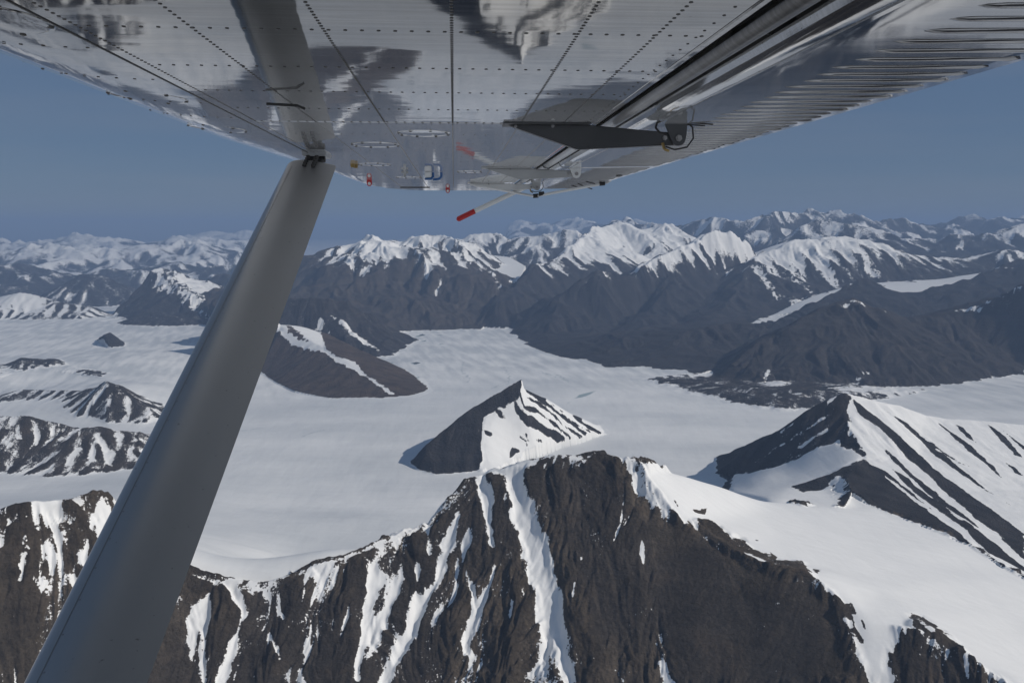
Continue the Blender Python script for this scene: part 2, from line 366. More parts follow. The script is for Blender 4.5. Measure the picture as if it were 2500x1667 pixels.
mountain('dark_ridge', ring=[p(1830, 868, 5900), p(1900, 845, 6050), p(2060, 800, 6350), p(2300, 800, 6450), p(2500, 760, 6500), p(2760, 740, 6500), (6600, 8800, 300), (5000, 8500, 380)] + [sh(q, -120, 420, q[2] - 220) for q in r2c[11:0:-1]],
         ridges=[r2c], peaks=(30, 600), wl=170, amp=19, crag=7, rough=6, roughwl=180, octaves=5, snow=-0.1, sg=0.35, tint=0.2, seed=83)
tg = [p(1828, 800, 6950), p(1880, 782, 7050), p(1960, 757, 7300), p(2040, 728, 7550), p(2100, 711, 7800), p(2170, 703, 8000), p(2260, 697, 8050), p(2340, 693, 8100), p(2420, 680, 8150)]
mountain('hanging_glacier', ring=[g(1822, 803, 120), p(1850, 800, 6850), p(1905, 788, 6900), p(1990, 760, 7150), (2430, 7300, 150), (3300, 7400, 200), (4400, 7600, 300), (5800, 8900, 520), p(2440, 660, 9000), p(2300, 680, 8600), p(2140, 690, 8500), p(2060, 700, 8200), p(1990, 720, 7900), p(1900, 755, 7450), p(1850, 775, 7150)],
         ridges=[tg], wl=150, amp=0, rough=1, roughwl=200, octaves=1, snow=2.0, sg=0, tint=0, seed=89, smooth=1)
r4c = [p(1745, 700, 8600), p(1790, 662, 8750), p(1843, 632, 8900), p(1900, 606, 9050), p(1930, 592, 9150), p(1990, 586, 9250), p(2030, 580, 9300), p(2065, 577, 9350), p(2100, 585, 9350), p(2150, 600, 9350), p(2190, 615, 9350), p(2232, 623, 9400),
       p(2285, 634, 9500), p(2340, 632, 9550), p(2400, 625, 9550), p(2440, 612, 9500), p(2500, 617, 9400), p(2600, 600, 9400)]
nose = [p(1843, 632, 8900), p(1820, 665, 8500), p(1805, 705, 8050), p(1775, 745, 7650), p(1740, 785, 7000)]
bench = [g(1500, 838, 70), g(1560, 815, 120), g(1640, 809, 160), g(1700, 803, 180), g(1780, 792, 200), g(1835, 797, 190), g(1880, 806, 170)]
mountain('ribbed_mountain', ring=[g(1575, 932, -4), g(1640, 925, 2), g(1700, 910, 15), g(1770, 892, 25), p(1830, 862, 5950), p(1905, 800, 6950), (2600, 7700, 150), p(2110, 706, 8000), p(2300, 700, 8500), p(2480, 690, 8700), (6500, 8800, 400), (6800, 10400, 300),
                                  (5000, 10800, 300), (3600, 10700, 300), (2900, 10200, 300), (2500, 9600, 350), (2000, 9000, 350), p(1690, 740, 8500), p(1600, 790, 7700), g(1480, 828, 40), g(1420, 868, 20), g(1440, 893, -4), g(1480, 906, -4), g(1540, 923, -4)],
         ridges=[r4c, nose, bench], points=[p(1850, 762, 7550), p(1960, 728, 7900), g(1620, 850, 85), g(1500, 870, 35), g(1780, 858, 75), g(1600, 800, 120), g(1700, 885, 22), p(2060, 700, 8350), p(2150, 690, 8550), p(2300, 690, 8700)],
         peaks=(35, 700), wl=185, amp=27, crag=9, rough=6, roughwl=220, octaves=5, snow=-0.3, sg=0.3, se=(330, 760, 1.05), tint=0.28, seed=97)
cap = [p(1790, 668, 8980), p(1820, 640, 9080), p(1855, 615, 9250), p(1900, 590, 9600), p(1945, 579, 9900), p(2000, 579, 10000), p(2060, 572, 10100), p(2110, 586, 9900)]
mountain('snow_cap', ring=[p(1780, 695, 8850), p(1830, 650, 8980), p(1880, 622, 9120), p(1940, 600, 9300), p(2060, 588, 9450), p(2130, 596, 9600), (4900, 10700, 500), (3800, 11200, 400), (3100, 10900, 400), p(1815, 625, 9600), p(1785, 672, 9120)],
         ridges=[cap], wl=150, amp=0, rough=1, roughwl=300, octaves=1, snow=2.0, sg=0, tint=0, seed=101, smooth=1)
r5c = [g(1250, 806, 5), p(1300, 771, 7620), p(1370, 722, 7800), p(1420, 691, 7900), p(1460, 662, 8000), p(1545, 666, 8200), p(1590, 640, 8450), p(1640, 614, 8700), p(1700, 588, 8950), p(1725, 568, 9050), p(1745, 565, 9100), p(1785, 570, 9150), p(1812, 590, 9200)]
r7c = [p(1790, 650, 9000), p(1775, 664, 8850), p(1735, 678, 8600), p(1690, 686, 8400), p(1650, 697, 8200), p(1610, 730, 7900), p(1570, 765, 7600), p(1530, 795, 7300), p(1480, 820, 7000)]
mountain('spotted_dome', ring=[g(1212, 800, -4), g(1232, 806, -4), g(1250, 818, -4), g(1280, 848, -4), g(1320, 871, -4), g(1400, 884, -4), g(1450, 896, -4), g(1500, 885, 25), g(1600, 850, 60), p(1620, 810, 7000), p(1690, 800, 7400), p(1765, 735, 8300), p(1795, 690, 8800), (2950, 9250, 420), (3250, 10200, 300), (2200, 10400, 200), (1000, 9700, 50), (200, 8600, 20)],
         ridges=[r5c, r7c, [p(1700, 588, 8950), p(1650, 655, 8500), p(1600, 715, 8150), p(1560, 760, 7900), p(1500, 800, 7450)]], points=[g(1420, 815, 60), g(1330, 815, 45), g(1350, 848, 22), g(1450, 865, 30), g(1560, 830, 110)],
         peaks=(45, 800), wl=180, amp=24, crag=9, rough=6, roughwl=220, octaves=5, snow=-0.42, sg=0.25, se=(360, 780, 1.3), tint=0.25, seed=103)
r8c = [g(1172, 803, -3), p(1200, 740, 8050), p(1260, 690, 8550), p(1320, 640, 9150), p(1400, 604, 9900), p(1440, 570, 10500), p(1460, 550, 10900), p(1482, 543, 11000), p(1510, 548, 11100), p(1560, 560, 11200), p(1590, 556, 11300), p(1622, 545, 11300), p(1650, 565, 11200), p(1680, 582, 11100), p(1720, 590, 11000)]
mountain('white_peak', ring=[g(1160, 805, -6), g(1230, 806, -6), p(1300, 790, 7850), p(1420, 740, 8600), p(1560, 690, 9300), p(1700, 650, 9900), (2700, 10500, 300), (2900, 12000, 200), (1500, 12600, 100), (500, 11500, 0), (100, 10000, 0), (-280, 8700, 0)],
         ridges=[r8c, [p(1440, 570, 10500), p(1470, 600, 10150), p(1500, 630, 9800), p(1520, 660, 9400)], [p(1622, 545, 11300), p(1615, 600, 10600), p(1590, 640, 10200)]], points=[p(1560, 630, 10400)],
         peaks=(55, 900), wl=220, amp=25, rough=6, roughwl=260, octaves=5, snow=-0.35, sg=0.55, se=(280, 720, 1.2), tint=0.3, seed=107)
r9c = [p(560, 700, 9000), p(650, 690, 9150), p(700, 660, 9300), p(740, 628, 9400), p(790, 606, 9500), p(830, 596, 9600), p(870, 588, 9700), p(905, 583, 9750), p(930, 589, 9800), p(965, 580, 9850), p(1000, 578, 9900), p(1040, 588, 9900), p(1062, 582, 9850), p(1090, 590, 9800), p(1130, 598, 9700)]
sp = [p(1130, 598, 9700), p(1136, 622, 9300), p(1160, 650, 9000), p(1195, 672, 8800), p(1225, 695, 8600), p(1245, 720, 8400)]
mountain('grey_massif', ring=[p(560, 760, 7800), p(700, 775, 7600), p(850, 790, 7550), p(960, 803, 7500), g(1010, 806, 5), g(1100, 806, 3), g(1160, 806, 3), p(1200, 775, 8050), p(1262, 715, 8550), (250, 9800, 250), (250, 10700, 250), (-100, 11100, 100), (-1200, 11200, 0), (-3200, 10800, 0), (-4200, 9800, 0)],
         ridges=[r9c, sp, [p(1000, 578, 9900), p(960, 640, 9000), p(930, 700, 8500), p(905, 750, 8050)], [p(830, 596, 9600), p(800, 650, 9000), p(760, 720, 8400)], [p(1062, 582, 9850), p(1075, 640, 9050), p(1060, 700, 8500), p(1040, 770, 7900)]],
         peaks=(85, 900), wl=210, amp=34, crag=14, rough=16, roughwl=240, octaves=6, snow=-0.35, sg=0.7, se=(390, 790, 1.2), tint=0.62, seed=109)
mountain('high_glacier', ring=[p(1130, 640, 9500), p(1190, 680, 9000), p(1235, 700, 8800), p(1270, 690, 8950), p(1285, 650, 9800), p(1240, 625, 10600), p(1150, 612, 10600), p(1110, 615, 10300)], ridges=[[p(1180, 640, 9700), p(1250, 660, 9500)]], wl=150, amp=0, rough=1, roughwl=300, octaves=1, snow=2.0, sg=0, tint=0, seed=113, smooth=1)

# --- ranges behind
F = dict(rough=22, roughwl=420, octaves=5, tint=0.2)
long_range('far_range', [p(1080, 612, 12500), p(1110, 592, 12600), p(1180, 578, 12700), p(1212, 577, 12700), p(1240, 585, 12600), p(1262, 588, 12500), p(1300, 582, 12500), p(1330, 575, 12600), p(1352, 590, 12400), p(1375, 563, 12500), p(1411, 580, 12400), p(1450, 590, 12500)], 1700, 1000, 150, peaks=(70, 1100), pk=0.5, wl=300, amp=30, snow=0.05, sg=0.5, se=(450, 800, 0.4), seed=127, **F)
long_range('far_range', [p(1470, 560, 17000), p(1530, 541, 17500), p(1590, 552, 17200), p(1640, 560, 16500), p(1690, 555, 15500), p(1725, 546, 15500), p(1750, 549, 15500), p(1790, 562, 15500), p(1820, 556, 15000), p(1870, 535, 15000), p(1900, 550, 15000), p(1925, 530, 15500), p(2000, 522, 16500), p(2030, 527, 16500), p(2085, 526, 16500), p(2130, 540, 16500), p(2190, 538, 17000), p(2250, 552, 17000), p(2330, 560, 17000)], 2600, 1500, 250, peaks=(150, 1300), pk=0.7, wl=380, amp=38, snow=0.0, sg=0.6, se=(600, 1100, 0.25), seed=131, **F)
long_range('far_range', [p(1900, 590, 12500), p(1940, 575, 12600), p(1998, 531, 12800), p(2025, 545, 12800), p(2055, 552, 12700), p(2090, 560, 12500), p(2130, 575, 12300), p(2200, 585, 12500), p(2300, 590, 12600), p(2350, 580, 12600), p(2420, 577, 12600), p(2470, 565, 12700), p(2540, 550, 12800), p(2640, 560, 12800)], 2200, 1200, 250, peaks=(90, 1200), pk=0.4, wl=320, amp=30, snow=-0.15, sg=0.45, se=(550, 950, 0.55), seed=137, **F)
long_range('far_range', [p(2200, 560, 20000), p(2300, 545, 20000), p(2345, 527, 20000), p(2375, 517, 20000), p(2420, 535, 20000), p(2470, 540, 20500), p(2520, 525, 21000), p(2620, 535, 21000)], 3600, 2000, 300, peaks=(120, 1700), pk=0.4, wl=500, amp=45, snow=-0.2, sg=0.4, se=(900, 1300, 0.7), seed=139, **F)
long_range('far_range', [p(1240, 560, 33000), p(1290, 536, 33000), p(1315, 540, 33000), p(1340, 537, 33000), p(1372, 541, 33000), p(1400, 560, 33000), p(1500, 541, 30000), p(1540, 548, 30000), p(1600, 555, 28000)], 5000, 3000, 300, peaks=(220, 2200), pk=1.0, wl=800, amp=50, snow=0.25, sg=0.5, se=(700, 1200, 0.3), seed=149, rough=45, roughwl=900, octaves=3, tint=0.2)
long_range('far_range', [p(-200, 585, 25000), p(-60, 600, 25000), p(0, 590, 25000), p(60, 600, 25000), p(150, 592, 25000), p(180, 580, 25200), p(205, 578, 25200), p(225, 588, 25000), p(280, 592, 25000), p(330, 588, 25000), p(380, 590, 25000), p(430, 584, 25500), p(470, 590, 25500), p(540, 592, 25500), p(640, 596, 25500)], 5200, 3000, -100, peaks=(190, 1700), pk=1.0, wl=420, amp=36, snow=0.36, sg=0.5, seed=151, rough=40, roughwl=700, octaves=5, tint=0.2)
long_range('far_range', [p(-200, 625, 18500), p(-60, 610, 18500), p(30, 620, 18500), p(110, 608, 18700), p(170, 615, 18700), p(250, 620, 19000), p(330, 608, 19500), p(400, 612, 20000), p(450, 592, 20500), p(520, 602, 20500), p(600, 615, 20500)], 4200, 2500, -150, peaks=(170, 1500), pk=1.0, wl=380, amp=34, snow=0.3, sg=0.5, seed=157, rough=35, roughwl=600, octaves=5, tint=0.2)
long_range('far_range', [p(-160, 655, 13800), p(-60, 665, 13700), p(0, 652, 13700), p(48, 645, 13700), p(90, 660, 13700), p(150, 672, 13600), p(230, 690, 13600), p(330, 660, 15000), p(420, 650, 15500), p(520, 655, 15500), p(640, 664, 15500)], 2600, 1600, -180, peaks=(110, 1300), pk=0.7, wl=330, amp=34, snow=0.12, sg=0.5, seed=163, rough=22, roughwl=400, octaves=5, tint=0.2)
long_range('far_range', [p(420, 590, 36000), p(470, 582, 36000), p(510, 571, 36000), p(545, 574, 36000), p(590, 565, 36000), p(640, 574, 36000), p(720, 580, 36000)], 5200, 3000, -100, peaks=(200, 2200), pk=1.0, wl=800, amp=50, snow=0.4, sg=0.5, seed=167, rough=45, roughwl=900, octaves=4, tint=0.2)
# ------------------------------------------------------------------ compose the terrain
BASE_PTS = [g(u, v, z) for u, v, z in [
    (1000, 900, 0), (1000, 1000, 0), (1300, 880, 0), (1600, 1000, 0), (1700, 1110, -4), (800, 1050, 0), (500, 900, 8), (100, 1160, 2), (300, 1160, 2), (60, 1000, 3), (100, 930, 8), (-200, 1000, 10),
    (100, 800, 14), (300, 790, 6), (-200, 800, 20), (200, 860, 10), (450, 950, 0), (600, 1100, 0), (900, 1130, 0), (1000, 830, 0), (1150, 810, 0), (1250, 850, 0), (1450, 950, 0),
    (1000, 1190, 10), (900, 1230, 18), (760, 1245, 34), (600, 1240, 40), (480, 1240, 34), (2400, 985, 26), (2470, 930, 40), (2650, 950, 50), (2200, 990, 12), (2050, 1005, -2), (1800, 1180, -4), (1560, 1090, -2), (1400, 1100, 0), (40, 1200, 6), (-200, 1200, 6)]]
BASE_PTS += [(-6000, 14000, -220), (-9000, 20000, -200), (-2000, 14000, 0), (3000, 14000, 150), (8000, 14000, 200), (14000, 20000, 250), (0, 30000, 100), (20000, 40000, 200), (-20000, 40000, -100), (-6000, 9500, -60),
             (0, 300, -60), (1500, 600, -40), (-1500, 600, -40), (0, 1000, -60), (3200, 2400, 20), (0, 56000, 50), (5500, 7500, 150)]
BASE_PTS += [sh(fgc[k], -0.2 * dd, dd, fgc[k][2] - dz) for k, dd, dz in ((9, 25, 60), (10, 25, 14), (11, 20, 3), (12, 20, 3), (13, 20, 3), (14, 22, 8), (15, 24, 18), (16, 26, 34), (17, 30, 55), (18, 32, 95), (19, 40, 170), (20, 80, 300))]
BASE_PTS += [sh(fgc[12], -20, 240, 195), sh(fgc[13], -30, 240, 200), sh(fgc[15], -60, 240, 190), sh(fgc[17], -90, 200, 170), sh(fgc[12], -30, 520, 105), sh(fgc[14], -80, 520, 112), sh(fgc[16], -120, 480, 100)]
BASE_PTS += [sh(l2c[k], 0, 150, l2c[k][2] - dz - 6) for k, dz in ((1, 40), (2, 22), (3, 6), (4, 3), (5, 14), (6, 60), (7, 70))] + [sh(l2c[k], -40, 500, l2c[k][2] - 40) for k in (2, 3, 4)] + [sh(l2c[3], -60, 900, 70), g(60, 915, 45), g(140, 912, 40)] + [g(u, v, -3) for u, v in ((60, 992), (140, 1012), (220, 1030), (266, 1045), (340, 1046), (400, 1030), (430, 1000))]
BASE_PTS += [sh(fgc[k], 0, -dd, fgc[k][2] - dz) for k in (7, 9, 11, 13, 15, 17, 19) for dd, dz in ((70, 130), (220, 330))]
BASE_PTS += [g(430, 1290, 150), g(500, 1225, 70), g(380, 1190, 50), g(640, 1330, 185), g(560, 1262, 92), g(760, 1278, 80), g(900, 1260, 58), g(600, 1212, 18), g(760, 1226, 16), g(900, 1212, 10)]
BP = np.array(BASE_PTS)
def tps(r2): return r2 * np.log(r2 + 1e-6)
bl = np.stack([np.arctan2(BP[:, 0], BP[:, 1]), np.log(np.hypot(BP[:, 0], BP[:, 1]))], 1)
K = tps(((bl[:, None] - bl[None]) ** 2).sum(-1)) + np.eye(len(bl)) * 0.004
Pm = np.concatenate([np.ones((len(bl), 1)), bl], 1)
sol = np.linalg.solve(np.block([[K, Pm], [Pm.T, np.zeros((3, 3))]]), np.concatenate([BP[:, 2], np.zeros(3)]))
def base_height(x, y, th, lr):
    o = np.full((len(lr), len(th)), sol[-3], np.float32) + (sol[-2] * th)[None, :].astype(np.float32) + (sol[-1] * lr)[:, None].astype(np.float32)
    for (a, l), w in zip(bl, sol[:-3]):
        r2 = ((th - a) ** 2)[None, :] + ((lr - l) ** 2)[:, None]
        o += (w * tps(r2)).astype(np.float32)
    return o
def ds(n): return int(round(n * QUALITY))

def mountain_height(m, X, Y, th, lr, fine=True):
    """Height, gully depth and snow of one mountain on the slice of the grid it covers."""
    sr, st = plan_slice(m['ring'])
    x, y, th_, lr_ = X[sr, st], Y[sr, st], th[st], lr[sr]
    if x.size < 40: return None
    wl, amp = m['wl'], m['amp']
    n1 = fbm(x, y, m['roughwl'] * 2.2, 3, m['seed'] + 5)
    n2 = fbm(x, y, m['roughwl'] * 2.2, 3, m['seed'] + 6)
    P3, tris = m['tin']
    H = raster(P3, tris, x, y, th_, lr_, np.full(x.shape, np.nan, np.float32))
    ins = ~np.isnan(H)
    if ins.sum() < 30: return None
    zf = min(q[2] for q in m['ring'])
    H0 = np.where(ins, H, np.float32(zf))
    if 'peaks' in m:                 # side ridges, cols and lesser summits between the surveyed lines
        pa, pw = m['peaks']
        wx, wy = x + 0.35 * pw * n1, y + 0.35 * pw * n2
        rg, ga, gw, gt_ = 0, 1.0, pw, 0.0
        for k in range(4):
            q = 1.0 - 2.0 * np.abs(vnoise(wx / gw, wy / gw, m['seed'] + 60 + k))
            rg = rg + ga * q * (1.0 if k == 0 else np.clip(rg / gt_ * 0.8 + 0.5, 0, 1.3))
            gt_ += ga; ga *= 0.5; gw *= 0.47
        rg = rg / gt_
        lift = np.clip((H0 - zf) / (pa * 2.2), 0, 1) * ins
        H0 = H0 + pa * (rg - 0.52) * 1.9 * lift
        m['rg'] = rg
    r = np.exp(lr_)[:, None].astype(np.float32)
    dr, dt = np.gradient(lr_)[:, None].astype(np.float32), float(th_[1] - th_[0])
    rm = float(np.median(r))
    kt = int(np.clip(wl * 0.30 / (rm * dt), 1, 60)); kr = int(np.clip(wl * 0.30 / (rm * float(np.median(dr))), 1, 60))
    Hs = blur2(H0, kr, kt, 2)
    insf = ins.astype(np.float32)
    def soft(kr_, kt_, n=2):         # blur that stays within the mountain's outline
        return blur2(H0 * insf, kr_, kt_, n) / np.maximum(blur2(insf, kr_, kt_, n), 1e-3)
    body = np.where(ins, soft(ds(5), ds(5)), -1e6).astype(np.float32)
    if m.get('smooth'):
        H0 = np.where(ins, soft(ds(8), ds(8)), H0)
        e = np.zeros_like(H0)
    else:
        edge = np.clip((H0 - zf) / (amp * 3 + 1), 0, 1) * ins
        H0 = H0 * 0.85 + np.where(ins, soft(max(kr // 5, 1), max(kt // 5, 1), 1), H0) * 0.15
        H0 = H0 + m['rough'] * fbm(x, y, m['roughwl'], 5, m['seed'], 0.52) * (0.25 + 0.75 * edge) * ins
        gr, gt = np.gradient(Hs, axis=0) / (dr * r), np.gradient(Hs, axis=1) / (dt * r)
        gl = np.sqrt(gr * gr + gt * gt) + 1e-5
        s_, c_ = np.sin(th_)[None, :].astype(np.float32), np.cos(th_)[None, :].astype(np.float32)
        gx, gy = (gr * s_ + gt * c_) / gl, (gr * c_ - gt * s_) / gl
        steep = sstep(0.12, 0.55, gl)
        e = np.zeros_like(H0); ex = np.zeros_like(H0); ey = np.zeros_like(H0)
        a, w, tot = 1.0, wl * 1.25, 0.0
        cell = r * np.maximum(dr, dt)
        xw, yw = x + n1 * wl * 0.45, y + n2 * wl * 0.45
        for k in range(m['octaves']):
            vis = sstep(2.2, 4.5, w / cell)
            dx, dy = -gy + ey * 0.55, gx - ex * 0.55
            dl = np.sqrt(dx * dx + dy * dy) + 1e-4
            v, vx, vy = gullies(xw / w, yw / w, dx / dl * 1.15, dy / dl * 1.15, m['seed'] * 7 + k)
            if k: v = 0.45 * v + 0.55 * (1.0 - 2.1 * np.sqrt(v * v + 0.02))      # sharper ribs
            e += a * v * vis
            ex += a * vx; ey += a * vy
            tot += a
            a *= 0.6; w *= 0.5
        e = e / tot * 1.7
        if 'thin' in m:              # narrow runnels that keep their snow
            ta, tw = m['thin']
            v, _, _ = gullies(xw / tw, yw / tw, -gy, gx, m['seed'] * 7 + 50)
            v2, _, _ = gullies(xw / (tw * 0.6), yw / (tw * 0.6), -gy, gx, m['seed'] * 7 + 51)
            m['runnel'] = ta * (sstep(0.35, 0.85, v) * sstep(-0.15, 0.25, fbm(x, y, 90.0, 3, 83)) + 0.7 * sstep(0.45, 0.9, v2) * sstep(-0.05, 0.3, fbm(x, y, 70.0, 3, 84)))
        e = e - (e * insf).sum() / insf.sum() + 0.06
        cw = m.get('cragwl', wl * 0.42); cr, ca = 0, 1.0
        scree = sstep(-0.12, 0.22, fbm(x, y, wl * 2.6, 3, m['seed'] + 31))     # crags here, scree there
        for k in range(5):
            cr = cr + ca * (0.5 - 1.9 * np.abs(vnoise((x + 14 * n2) / cw, (y + 14 * n1) / cw, m['seed'] + 40 + k))) * sstep(2.0, 4.0, cw / cell)
            ca *= 0.55; cw *= 0.48
        H0 = H0 + m.get('crag', amp * 0.22) * cr * edge * (0.35 + 0.65 * scree) * steep
        e = e * (0.55 + 0.45 * scree)
        m['zone'] = scree
        H0 = H0 + amp * (1.5 if wl > 150 else 1.15) * e * steep * edge * (0.55 + 0.9 * np.clip(n1 + 0.5, 0, 1))
        m['steep'] = None
    H0 = np.where(ins, H0, -1e6)
    s = m['snow'] - m['sg'] * e + 0.22 * n2 + 0.10 * fbm(x, y, wl * 0.5, 3, m['seed'] + 9)
    if 'se' in m:
        z0, z1, k = m['se']
        s = s + k * sstep(z0, z1, H0 + 160 * n1 - 220 * e)
    if 'thin' in m: s = s + m['runnel']
    if 'peaks' in m: s = s + m.get('pk', 0.0) * (m['rg'] - 0.4)
    if 'crest' in m:                 # broken snow lying along the crest line
        k, width = m['crest']
        dd = np.full(x.shape, 1e9)
        for line in m['ridges'][:1]:
            dd = np.minimum(dd, np.abs(poly_sdf(x, y, line, False)))
        s = s + k * np.exp(-dd / width) * (0.7 + 0.9 * fbm(x, y, 30.0, 4, 77, 0.65))
    return sr, st, H0.astype(np.float32), s.astype(np.float32), e.astype(np.float32), body

for m in M: m['tin'] = triangulate(m)
def compose(X, Y, th, lr):
    H = base_height(X, Y, th, lr)
    wob = fbm(X, Y, 900.0, 3, 401)
    near = sstep(200, 2500, np.exp(lr))[:, None].astype(np.float32)
    H = H + (wob * np.float32(9.0) + fbm(X, Y, 260.0, 3, 405) * np.float32(2.2)) * near
    HT = H.copy()
    S = np.full(H.shape, 2.0, np.float32)
    I = np.full(H.shape, -1, np.int16)
    T = np.zeros(H.shape, np.float32)
    E = np.zeros(H.shape, np.float32)
    for i, m in enumerate(M):
        res = mountain_height(m, X, Y, th, lr)
        if res is None: continue
        sr, st, h, s, e, body = res
        up = h > H[sr, st]
        HT[sr, st] = np.where(up, body, HT[sr, st])
        fil = (5.0 * np.maximum(np.exp(lr[sr]) / 3000.0, 0.5))[:, None].astype(np.float32)
        a_ = H[sr, st]; dh = np.clip(h - a_, -4e3, 4e3)                 # drifts fill the angle between rock and snow
        fillet = np.where(h > -1e5, 0.5 * (np.sqrt(dh * dh + fil * fil) - np.abs(dh)), 0)
        H[sr, st] = np.where(up, h, a_) + fillet.astype(np.float32)
        S[sr, st] = np.where(up, s, S[sr, st])
        I[sr, st] = np.where(up, i, I[sr, st])
        T[sr, st] = np.where(up, m['tint'] * (0.6 + 0.5 * m['zone'] if 'zone' in m and m['name'] == 'foreground' else 1.0), T[sr, st])
        E[sr, st] = np.where(up, e, E[sr, st])
    return H, S, I, T, E, HT
H, S, I, T, E, HT = compose(GX, GY, TH, LR)
print('composed', round(time.time() - T0, 1))
# ------------------------------------------------------------------ snow patches, couloirs and bare ribs: outlines seen in the photo, laid down on the terrain
def lay(uv):
    """Pixels of the photo -> points of the terrain where those sight lines meet it."""
    out = []
    for u, v in uv:
        d = ray(u, v)
        a = math.atan2(d[0], d[1]); k = d[2] / math.hypot(d[0], d[1])
        c = np.clip((a - TH0) / (TH1 - TH0) * (NT - 1), 0, NT - 1.001)
        j = int(c); f = c - j
        col = H[:, j] * (1 - f) + H[:, j + 1] * f
        below = col >= CAM_Z + k * RR
        i = int(np.argmax(below[1:])) + 1
        if not below[i]: i = NR - 1
        d0 = CAM_Z + k * RR[i - 1] - col[i - 1]; d1 = CAM_Z + k * RR[i] - col[i]
        t = d0 / (d0 - d1) if d0 != d1 else 0.5
        rr = RR[i - 1] + (RR[i] - RR[i - 1]) * np.clip(t, 0, 1)
        out.append((rr * math.sin(a), rr * math.cos(a)))
    return out
def Z(x0, y0, s): return lambda *pts: [(x0 + a / s, y0 + b / s) for a, b in pts]
ZA, ZB, ZC, ZD, ZE, ZF = Z(0, 900, 3), Z(400, 1144, 3), Z(900, 900, 3), Z(1000, 1144, 3), Z(1716, 900, 3), Z(1600, 1144, 3)
ZP, ZQ, ZW, ZL, ZK, ZR = Z(1200, 880, 6), Z(1850, 860, 6), Z(1200, 500, 3), Z(0, 500, 3), Z(600, 500, 3), Z(1716, 500, 3)
IDS = {}
for i_, m_ in enumerate(M): IDS.setdefault(m_['name'], []).append(i_)
PATCHES = []
def patch(where, uv, level, edge=6.0, carve=0.0, k=0.0, smooth=0.0):
    PATCHES.append((where, uv, level, edge, carve, k, smooth))
SNOW, ROCK = 1.05, -0.3
# right-hand snow slope of the foreground mountain and the couloir that spills from it
patch('foreground', [(1185, 1148), (1240, 1133), (1310, 1113), (1350, 1105), (1400, 1109), (1450, 1097), (1480, 1103), (1520, 1121), (1545, 1114), (1562, 1124), (1578, 1160), (1600, 1190), (1633, 1231), (1677, 1277), (1710, 1264), (1760, 1287), (1787, 1317), (1807, 1314), (1833, 1341), (1877, 1351), (1910, 1367), (1960, 1367), (1983, 1404), (2033, 1437),
                     (2043, 1454), (2057, 1491), (2073, 1527), (2083, 1554), (2093, 1587), (2110, 1627), (2130, 1666), (2200, 1666), (2168, 1627), (2180, 1587), (2193, 1561), (2190, 1534), (2230, 1534), (2220, 1501), (2250, 1504), (2283, 1524), (2333, 1561), (2367, 1591), (2384, 1611), (2440, 1650), (2499, 1690), (2640, 1790),
                     (2745, 1800), (2745, 1545), (2620, 1470), (2510, 1412), (2440, 1373), (2370, 1328), (2260, 1283), (2190, 1257), (2140, 1237), (2080, 1197), (2065, 1162), (2040, 1203), (1960, 1232), (1870, 1215), (1800, 1192), (1760, 1175), (1690, 1155), (1625, 1137), (1572, 1134), (1545, 1114)], 1.3, 5, 0, -.25, 1)
patch('foreground', [(1190, 1150), (1240, 1138), (1285, 1125), (1300, 1131), (1282, 1138), (1262, 1150), (1215, 1162), (1200, 1160)], 1.0, 5)
patch('foreground', ZD((640, 20), (700, 80), (730, 200), (750, 330), (790, 480), (830, 640), (880, 830), (930, 1000), (1000, 1200), (1080, 1380), (1150, 1568), (1260, 1568), (1210, 1400), (1190, 1290), (1150, 1100), (1110, 950), (1070, 830), (1050, 700), (1020, 540), (980, 430), (940, 280), (880, 200), (850, 80), (830, 0), (760, -10)), SNOW, 5, 14)
patch('foreground', ZD((490, 90), (540, 40), (580, 80), (610, 200), (620, 400), (610, 560), (570, 470), (540, 380), (520, 230)), SNOW, 4, 7)
patch('foreground', ZB((2150, 350), (2140, 480), (2060, 700), (1990, 880), (1900, 1080), (1800, 1300), (1690, 1500), (1640, 1568), (1590, 1560), (1650, 1420), (1700, 1260), (1780, 1130), (1810, 1000), (1840, 880), (1890, 880), (1960, 830), (2000, 720), (2040, 540), (2080, 440)), SNOW, 4, 11)
patch('foreground', ZB((1490, 650), (1560, 660), (1610, 780), (1560, 930), (1530, 1060), (1540, 1110), (1480, 1300), (1440, 1540), (1380, 1530), (1390, 1400), (1400, 1250), (1460, 1080), (1480, 900)), SNOW, 4, 8)
patch('foreground', ZB((1740, 740), (1760, 800), (1700, 960), (1640, 1090), (1590, 1200), (1530, 1330), (1480, 1420), (1490, 1320), (1540, 1150), (1600, 1000), (1640, 880)), SNOW, 4, 7)
patch('foreground', ZB((380, 820), (350, 950), (330, 1100), (320, 1300), (320, 1568), (255, 1568), (265, 1400), (270, 1180), (220, 1060), (195, 990), (260, 960), (300, 860)), SNOW, 4, 8)
patch('foreground', ZB((180, 1100), (235, 1180), (220, 1300), (200, 1390), (195, 1290)), SNOW, 3, 3)
patch('foreground', ZB((450, 840), (520, 860), (580, 990), (620, 1020), (570, 1130), (540, 1260), (510, 1380), (470, 1568), (385, 1568), (400, 1440), (460, 1340), (490, 1240), (530, 1150), (560, 1050), (520, 950)), SNOW, 4, 8)
patch('foreground', ZB((1850, 610), (1890, 720), (1860, 830), (1825, 760)), SNOW, 3, 3)
patch('foreground', ZB((1350, 1000), (1360, 1060), (1320, 1190), (1280, 1235), (1290, 1140)), SNOW, 3, 3)
patch('foreground', ZB((830, 1010), (880, 1050), (880, 1090), (840, 1060)), SNOW, 3, 2)
patch('foreground', ZB((770, 1220), (850, 1280), (850, 1390), (800, 1300)), SNOW, 3, 2)
patch('foreground', ZB((1050, 1200), (1062, 1260), (1042, 1340), (1035, 1290)), SNOW, 3, 2)
